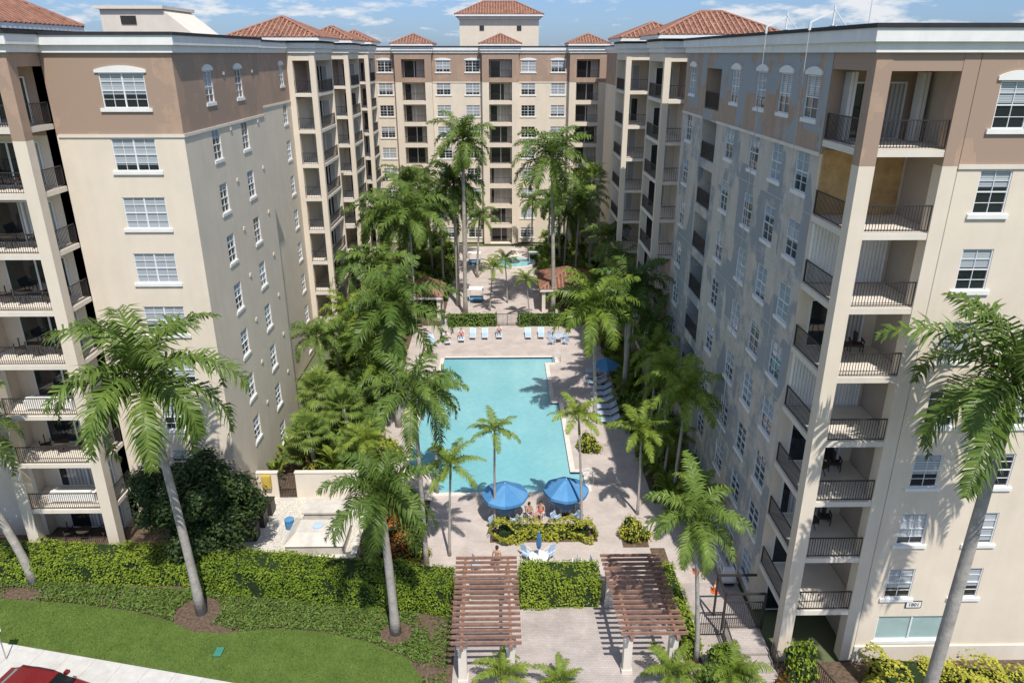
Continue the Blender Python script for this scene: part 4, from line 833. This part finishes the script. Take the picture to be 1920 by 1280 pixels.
person('stand',-.35,35.2,.05,PI*.9,'person standing with bare back behind the left pergola',SWIM)
# ------------------------------------------------------------------ far garden: pavilions, fountain, gate
def pavilion(label,x0,x1,y0,y1):
    t_=thing('pavilion',label,'pavilion',((x0+x1)/2,(y0+y1)/2,0))
    for x in (x0+.5,x1-.5):
        for y in (y0+.5,y1-.5): b=MB(); b.box(x-.2,x+.2,y-.2,y+.2,.05,2.7); b.box(x-.27,x+.27,y-.27,y+.27,2.45,2.7); b.build('column',CREAM,t_)
    hip(t_,x0,x1,y0,y1,2.95,1.5)
pavilion('red tiled pavilion at the right of the far garden',4.4,11.2,81,88.5); pavilion('small brown tiled pavilion at the left of the far garden',-10.8,-6.6,78.3,83.3)
fo=thing('fountain','round tiered fountain in the middle of the far garden','fountain',(1.9,102,.05))
b=MB(); b.lathe([(3.0,0),(3.0,.5),(2.6,.5),(2.6,.3)],28,(1.9,102,.05)); b.build('basin',COPING,fo); b=MB(); b.lathe([(0,.35),(2.6,.35)],28,(1.9,102,.05)); b.build('water',WATER,fo)
b=MB(); b.lathe([(.35,.3),(.2,.9),(.3,1.2),(1.0,1.5),(1.05,1.55),(.2,1.5),(.14,2.1),(.5,2.3),(.1,2.35),(.05,2.8),(0,2.9)],16,(1.9,102,.05)); b.build('pedestal',CREAM,fo)
gt=thing('metal_gate','dark metal gate between the two trimmed hedges at the far end of the pool','gate',(.65,76.9,.05)); b=MB(); railing(b,(-.5,76.9,.05),(.65,76.9,.05),1.4,.14,.03); b.build('gate_leaf',METAL,gt); b=MB(); railing(b,(.66,76.9,.05),(1.8,76.9,.05),1.4,.14,.03); b.build('gate_leaf',METAL,gt)
for x in (-.6,1.9): b=MB(); b.box(x-.05,x+.05,76.85,76.95,.05,1.7); b.build('post',METAL,gt)
for i,(px,py) in enumerate(((890,482),(1003,482),(893,550))):
    p=at(px,py,1.0); cb=thing('daybed','pale canopy daybed in the far garden, %s'%['left of the fountain','right of the fountain','beside the central path'][i],'daybed',(p.x,p.y,.05),0)
    b=MB(); b.box(-.9,.9,-.7,.7,1.55,1.63); sub('canopy',b.mesh('canopy',WHITE),cb); b=MB(); b.box(-.85,.85,-.65,.65,.25,.45); sub('mattress',b.mesh('mattress',BLUE2),cb)
    for sx in (-.82,.82):
        for sy in (-.62,.62): b=MB(); b.box(sx-.03,sx+.03,sy-.03,sy+.03,0,1.55); sub('post',b.mesh('post',WPAINT),cb)
# ------------------------------------------------------------------ gravel yard
wl_=thing('boundary_wall','low cream wall round the gravel yard below the left block','wall',(-12.6,39.4,0))
for i,(x0,x1,y0,y1,h) in enumerate(((-16.4,-8.7,35.6,35.85,.75),(-8.95,-8.7,35.86,42.9,.75),(-14.0,-9.7,43.0,43.25,2.0),(-16.6,-15.2,43.0,43.25,2.0))):
    b=MB(); b.box(x0,x1,y0,y1,0,h); b.box(x0-.04,x1+.04,y0-.04,y1+.04,h,h+.08); b.build('wall_panel',CREAM,wl_)
eg=thing('metal_gate','dark metal gate in the cream wall at the back of the gravel yard','gate',(-14.6,43.1,.05)); b=MB(); railing(b,(-15.15,43.1,.05),(-14.05,43.1,.05),1.8,.1,.03); b.build('gate_leaf',METAL,eg)
CB=mat('pale_concrete',(.60,.56,.50),.9,.12,1.2,.15,20,stain=.12)
tv=thing('concrete_vault','pale concrete tank cover with sloping lid in the gravel yard','vault',(-11.2,37.9,.08))
b=MB(); b.box(-13.0,-9.6,36.5,39.2,.08,1.0); b.build('base',CB,tv)
b=MB(); z0,z1=1.0,1.45; A=[(-13.1,36.4),(-9.5,36.4),(-9.5,39.3),(-13.1,39.3)]; B=[(-12.5,37.2),(-10.1,37.2),(-10.1,38.5),(-12.5,38.5)]
b.face([(*p,z1) for p in B])
for i in range(4): b.face([(*A[i],z0+.001),(*A[(i+1)%4],z0+.001),(*B[(i+1)%4],z1),(*B[i],z1)])
b.build('lid',CB,tv); b=MB(); b.lathe([(.3,0),(.3,.08),(0,.1)],16,(-11.3,37.8,1.45)); b.build('hatch',LBLUE,tv)
tv2=thing('concrete_vault','smaller pale concrete box behind the tank cover in the gravel yard','vault',(-11.5,40.9,.08)); b=MB(); b.box(-12.8,-10.2,40.1,41.6,.08,.8); b.build('base',CB,tv2); b=MB(); b.box(-12.9,-10.1,40,41.7,.8,.92); b.build('lid',CB,tv2)
for i,(x,y) in enumerate(((-15.7,38.6),(-15.6,40.0),(-15.5,41.3))):
    ac=thing('condenser_unit','dark air conditioning unit along the left of the gravel yard, %s'%['nearest','middle','farthest'][i],'air conditioner',(x,y,.08)); b=MB(); b.box(x-.4,x+.4,y-.4,y+.4,.08,1.0); b.box(x-.43,x+.43,y-.43,y+.43,1.0,1.06); b.build('casing',METAL,ac); b=MB(); b.lathe([(.32,1.06),(.32,1.1),(.1,1.12),(0,1.12)],16,(x,y,0)); b.build('fan_grille',DARKCAP,ac)
YEL=mat('yellow_cabinet_paint',(.55,.40,.08),.6,.1,3)
yc=thing('utility_cabinet','small yellow cabinet on the cream wall at the back corner of the gravel yard','cabinet',(-15.9,42.8,.08)); b=MB(); b.box(-16.2,-15.6,42.7,42.96,1.0,1.95); b.build('body',YEL,yc); b=MB(); b.box(-16.15,-15.65,42.66,42.69,1.06,1.88); b.build('door',YEL,yc)
bb=thing('storage_drum','short blue drum beside the tank cover','drum',(-13.6,39.6,.08)); b=MB(); b.lathe([(.28,0),(.3,.3),(.28,.6),(.3,.62),(0,.63)],16,(-13.6,39.6,.08)); b.build('body',BLUE,bb); b=MB(); b.lathe([(.31,.6),(.31,.66),(0,.69)],16,(-13.6,39.6,.08)); b.build('lid',BLUE2,bb)
# ------------------------------------------------------------------ entrance at the right
es=thing('entrance_steps','brick steps up to the dark gate at the corner of the right block','steps',(12.3,28,0))
b=MB()
for i in range(3): b.box(11.4,13.3,27.4+i*.42,29.9,.03+i*.15,.18+i*.15-.002)
b.build('flight',PLAZA,es)
b=MB(); railing(b,(11.35,27.4,.1),(11.35,29.6,.45),.95,.14); b.build('handrail',METAL,es); b=MB(); railing(b,(13.35,27.4,.1),(13.35,28.15,.3),.95,.14); b.build('handrail',METAL,es)
ef=thing('metal_fence','dark picket fence with a tall gate frame beside the entrance steps','fence',(11.5,29.9,0)); b=MB(); railing(b,(9.9,29.95,.03),(11.3,29.95,.03),1.5,.11,.025); b.build('fence_panel',METAL,ef)
b=MB(); railing(b,(11.4,29.95,.48),(13.3,29.95,.48),1.7,.11,.025); b.build('gate_leaf',METAL,ef); b=MB(); b.bar((11.35,29.95,.45),(11.35,29.95,2.7),.1); b.bar((13.4,29.95,.45),(13.4,29.95,2.7),.1); b.bar((11.35,29.95,2.7),(13.4,29.95,2.7),.1); b.bar((11.35,31.4,2.7),(13.4,31.4,2.7),.1); b.bar((11.35,29.95,2.7),(11.35,31.4,2.7),.1); b.bar((11.35,31.4,.05),(11.35,31.4,2.7),.1); b.build('gate_frame',METAL,ef)
rf=thing('ramp_railing','dark railing along the ramp before the right block lobby','railing',(15.5,26.2,0)); b=MB(); railing(b,(14.9,27.9,.03),(15.6,25.2,.03),1.0,.13); railing(b,(15.6,25.2,.03),(17.0,25.0,.03),1.0,.13); b.build('panel',METAL,rf)
ORG=mat('cone_orange',(.75,.14,.02),.6,.08,4)
for i,(px,py) in enumerate(((1340,1108),(1305,1072))):
    p=at(px,py,.05); cn=thing('traffic_cone','orange traffic cone on the walkway beside the right block, %s'%['nearer the camera','farther from the camera'][i],'cone',p); b=MB(); b.box(p.x-.19,p.x+.19,p.y-.19,p.y+.19,.05,.09); b.lathe([(.14,.04),(.09,.35)],14,p); b.lathe([(.06,.5),(.025,.7),(0,.7)],14,p); b.build('body',ORG,cn); b=MB(); b.lathe([(.09,.35),(.06,.5)],14,p); b.build('band',WHITE,cn)
ss=thing('work_platform','white suspended work platform resting on the walkway along the right block','platform',(12.8,36,.05))
b=MB(); b.box(12.45,13.15,33.6,38.6,.35,.45); b.build('deck',CONC,ss); b=MB()
for x in (12.45,13.15):
    for z in (.9,1.4): b.bar((x,33.6,z),(x,38.6,z),.05)
    for i in range(6): b.bar((x,33.6+i,.45),(x,33.6+i,1.4),.04)
    for i in range(5): b.bar((x,33.6+i,.45),(x,34.6+i,1.4),.03)
b.build('guard_rail',WPAINT,ss)
for y in (33.8,38.4): b=MB(); b.box(12.5,13.1,y-.15,y+.15,.45,1.2); b.build('hoist',WPAINT,ss); b=MB(); b.tube([(12.5,y,.2),(13.1,y,.2)],.15,10); b.build('wheel',DARKCAP,ss)
for i,y in enumerate((33.2,38.6)):
    dv=thing('roof_davit','white metal davit on the right roof edge, %s the corner'%['nearer','farther from'][i],'davit',(14,y,29.3)); b=MB(); b.bar((13.9,y,29.3),(13.9,y,30.15),.06); b.bar((13.9,y,29.95),(12.95,y,29.5),.06); b.bar((13.9,y-.35,29.35),(13.9,y+.35,29.35),.06); b.bar((14.5,y,29.33),(13.9,y,30.0),.04); b.build('frame',WPAINT,dv); b=MB(); b.tube([(12.95,y,29.2),(12.95,y,29.55)],.06,8); b.build('pulley',WPAINT,dv)
    b=MB()
    for q in (0,.35): b.tube([(12.95+q*.4,y+q,29.3),(12.98+q*.4,y+q+.05,1.2)],.013,5)
    tag(b.build('hanging_rope',CONC),'pair of pale ropes hanging down the patched side, %s the corner balconies'%['nearer','farther from'][i],'rope')
an=thing('roof_aerial','thin whip aerial on the roof edge of the right block','aerial',(14.2,30.6,29.3)); b=MB(); b.tube([(14.2,30.6,29.3),(14.2,30.6,30.6)],.025,6); b.build('mast',WPAINT,an); b=MB(); b.bar((14.05,30.6,30.1),(14.35,30.6,30.1),.02); b.bar((14.08,30.6,30.35),(14.32,30.6,30.35),.02); b.build('crossbar',WPAINT,an)
# ------------------------------------------------------------------ street things
RED=mat('dark_red_paint',(.16,.010,.014),.25,.05,2,spec=.6); TYRE=mat('tyre_rubber',(.02,.02,.02),.9,.1,5); CGL=mat('car_glass',(.012,.014,.016),.05,.1,2,spec=.8); LAMP=mat('lamp_lens',(.6,.6,.6),.1,.05,2); RIM=mat('alloy_rim',(.5,.5,.52),.3,.05,2,.0,30,.9)
ang=math.atan2(d.y,d.x); cc=Vector((-21.6,26.3,-.12)); car=thing('parked_car','dark red car at the bottom left edge, only its roof in the photo','car',cc,ang)
def cl(name,b,m,sm=False,par=None): return sub(name,b.mesh(name,m,sm),par or car)
def loft(b,secs,m=0,close=True):
    for i in range(len(secs)-1):
        A,B=secs[i],secs[i+1]; n=len(A)
        for k in range(n): b.face([A[k],A[(k+1)%n],B[(k+1)%n],B[k]],m)
    if close: b.face(secs[0][::-1],m); b.face(secs[-1],m)
def csec(x,w,z0,z1,c=.1): return [(x,-w+.04,z0),(x,-w,z0+.12),(x,-w,z1-c),(x,-w+c,z1),(x,w-c,z1),(x,w,z1-c),(x,w,z0+.12),(x,w-.04,z0)]
b=MB(); loft(b,[csec(x,w,.22+e,z) for x,w,e,z in ((-2.35,.75,.2,.85),(-2.25,.85,.05,.98),(-1.5,.9,0,1.02),(0,.91,0,1.0),(1.2,.9,0,.97),(1.9,.87,0,.86),(2.25,.8,.05,.72),(2.35,.7,.15,.6))]); cl('body',b,RED,True)
b=MB(); loft(b,[csec(x,w,.9,z,.09) for x,w,z in ((-2.0,.74,1.02),(-1.35,.70,1.40),(-.5,.68,1.47),(.3,.69,1.45),(.6,.70,1.38),(1.3,.76,.98))]); cl('greenhouse',b,CGL)
b=MB(); loft(b,[[(x,-w,z-.02),(x,-w*.9,z+.02),(x,w*.9,z+.02),(x,w,z-.02)] for x,w,z in ((-1.4,.64,1.41),(-.5,.66,1.475),(.3,.66,1.46),(.62,.62,1.40))]); cl('roof',b,RED,True)
for s_ in (-1,1):
    b=MB(); b.bar((-1.3,s_*.55,1.5),(.4,s_*.55,1.52),.04); cl('roof_rail',b,DARKCAP)
    b=MB(); b.box(.55,.75,s_*.95-.1,s_*.95+.1,1.0,1.14); cl('mirror',b,RED)
    b=MB(); b.box(2.22,2.33,s_*.6-.15,s_*.6+.15,.58,.70); cl('headlight',b,LAMP)
    for x in (-1.42,1.42):
        b=MB(); b.tube([(x,s_*.72,.33),(x,s_*.94,.33)],.33,18); w=cl('wheel',b,TYRE); b=MB(); b.tube([(x,s_*.93,.33),(x,s_*.955,.33)],.2,12); cl('rim',b,RIM,False,w)
p=at(12,1235,.03); sp=thing('street_sign','grey signpost with a small white plate at the left edge of the pavement','sign',p); b=MB(); b.tube([p,p+Vector((0,0,2.5))],.03,8); b.build('post',RIM,sp); b=MB(); b.box(p.x-.22,p.x+.22,p.y-.05,p.y-.03,1.85,2.45); b.build('plate',WHITE,sp)
p=at(410,1222,.03); mh=thing('utility_cover','small green utility lid set in the lawn','lid',p); b=MB(); b.box(p.x-.2,p.x+.2,p.y-.3,p.y+.3,.03,.07); b.build('lid',mat('green_plastic',(.05,.22,.16),.6,.1,3),mh); b=MB(); b.box(p.x-.22,p.x+.22,p.y-.32,p.y+.32,.028,.05); b.build('rim',METAL,mh)
# ------------------------------------------------------------------ balcony furniture
DCH=mat('dark_wicker',(.06,.045,.035),.8,.2,12)
dc=thing('balcony_chair','x','chair',(0,0,0))
b=MB(); b.box(-.28,.28,-.26,.24,.36,.46); b.build('seat',DCH,dc); b=MB(); b.bar((0,.24,.42),(0,.34,.9),.56,.06,0,(1,0,0)); b.build('backrest',DCH,dc)
for sx in (-.27,.27):
    b=MB(); b.box(sx-.03,sx+.03,-.26,.26,.6,.65); b.build('armrest',DCH,dc)
    for y in (-.22,.2): b=MB(); b.box(sx-.02,sx+.02,y-.02,y+.02,0,.6); b.build('leg',DCH,dc)
DF=[True]
def dchair(x,y,z,rot,label,group='dark chairs on the balconies'):
    if DF[0]: DF[0]=False; dc.location=(x,y,z); dc.rotation_euler=(0,0,rot); dc['label']=label; dc['group']=group
    else: copy_tree(dc,(x,y,z),rot,label,group)
dt=thing('balcony_table','x','table',(0,0,0)); b=MB(); b.lathe([(.05,.66),(.42,.66),(.44,.70),(.05,.71)],18); b.build('tabletop',DCH,dt)
for k in range(3): a=k*2.1; b=MB(); b.tube([(.12*cos(a),.12*sin(a),.67),(.36*cos(a),.36*sin(a),0)],.02,6); b.build('leg',DCH,dt)
TF=[True]
def dtable(x,y,z,label):
    if TF[0]: TF[0]=False; dt.location=(x,y,z); dt['label']=label; dt['group']='small tables on the balconies'
    else: copy_tree(dt,(x,y,z),0,label,'small tables on the balconies')
for k in range(0,8):
    if k in (1,3): continue
    z=FL[k]+.01 if k else .03
    dchair(-27.2,38.9,z,.6,'dark chair at the left of the left block %s floor balcony'%ORD[k]); dchair(-25.0,39.0,z,-.7,'dark chair at the right of the left block %s floor balcony'%ORD[k]); dtable(-26.1,38.7,z,'small dark table on the left block %s floor balcony'%ORD[k])
for k in (2,3,5):
    dchair(16.2,31.0,FL[k]+.01,-.2,'dark chair on the corner tower %s floor balcony of the right block'%ORD[k]); dtable(15.2,30.4,FL[k]+.01,'small dark table on the corner tower %s floor balcony of the right block'%ORD[k])
for k,lb in ((1,'second'),(3,'fourth')):
    z=FL[k]+.01; so_=thing('outdoor_sofa','white cushioned sofa on the left block %s floor balcony'%lb,'sofa',(-25.9,38.5,z))
    b=MB(); b.box(-27.1,-24.7,38.2,38.95,z+.15,z+.42); b.build('seat',WHITE,so_); b=MB(); b.box(-27.1,-24.7,38.05,38.2,z+.1,z+.8); b.build('backrest',WHITE,so_)
    for x in (-27.25,-24.7): b=MB(); b.box(x,x+.14,38.05,38.95,z,z+.6); b.build('armrest',WHITE,so_)
print('objects',len(bpy.data.objects))
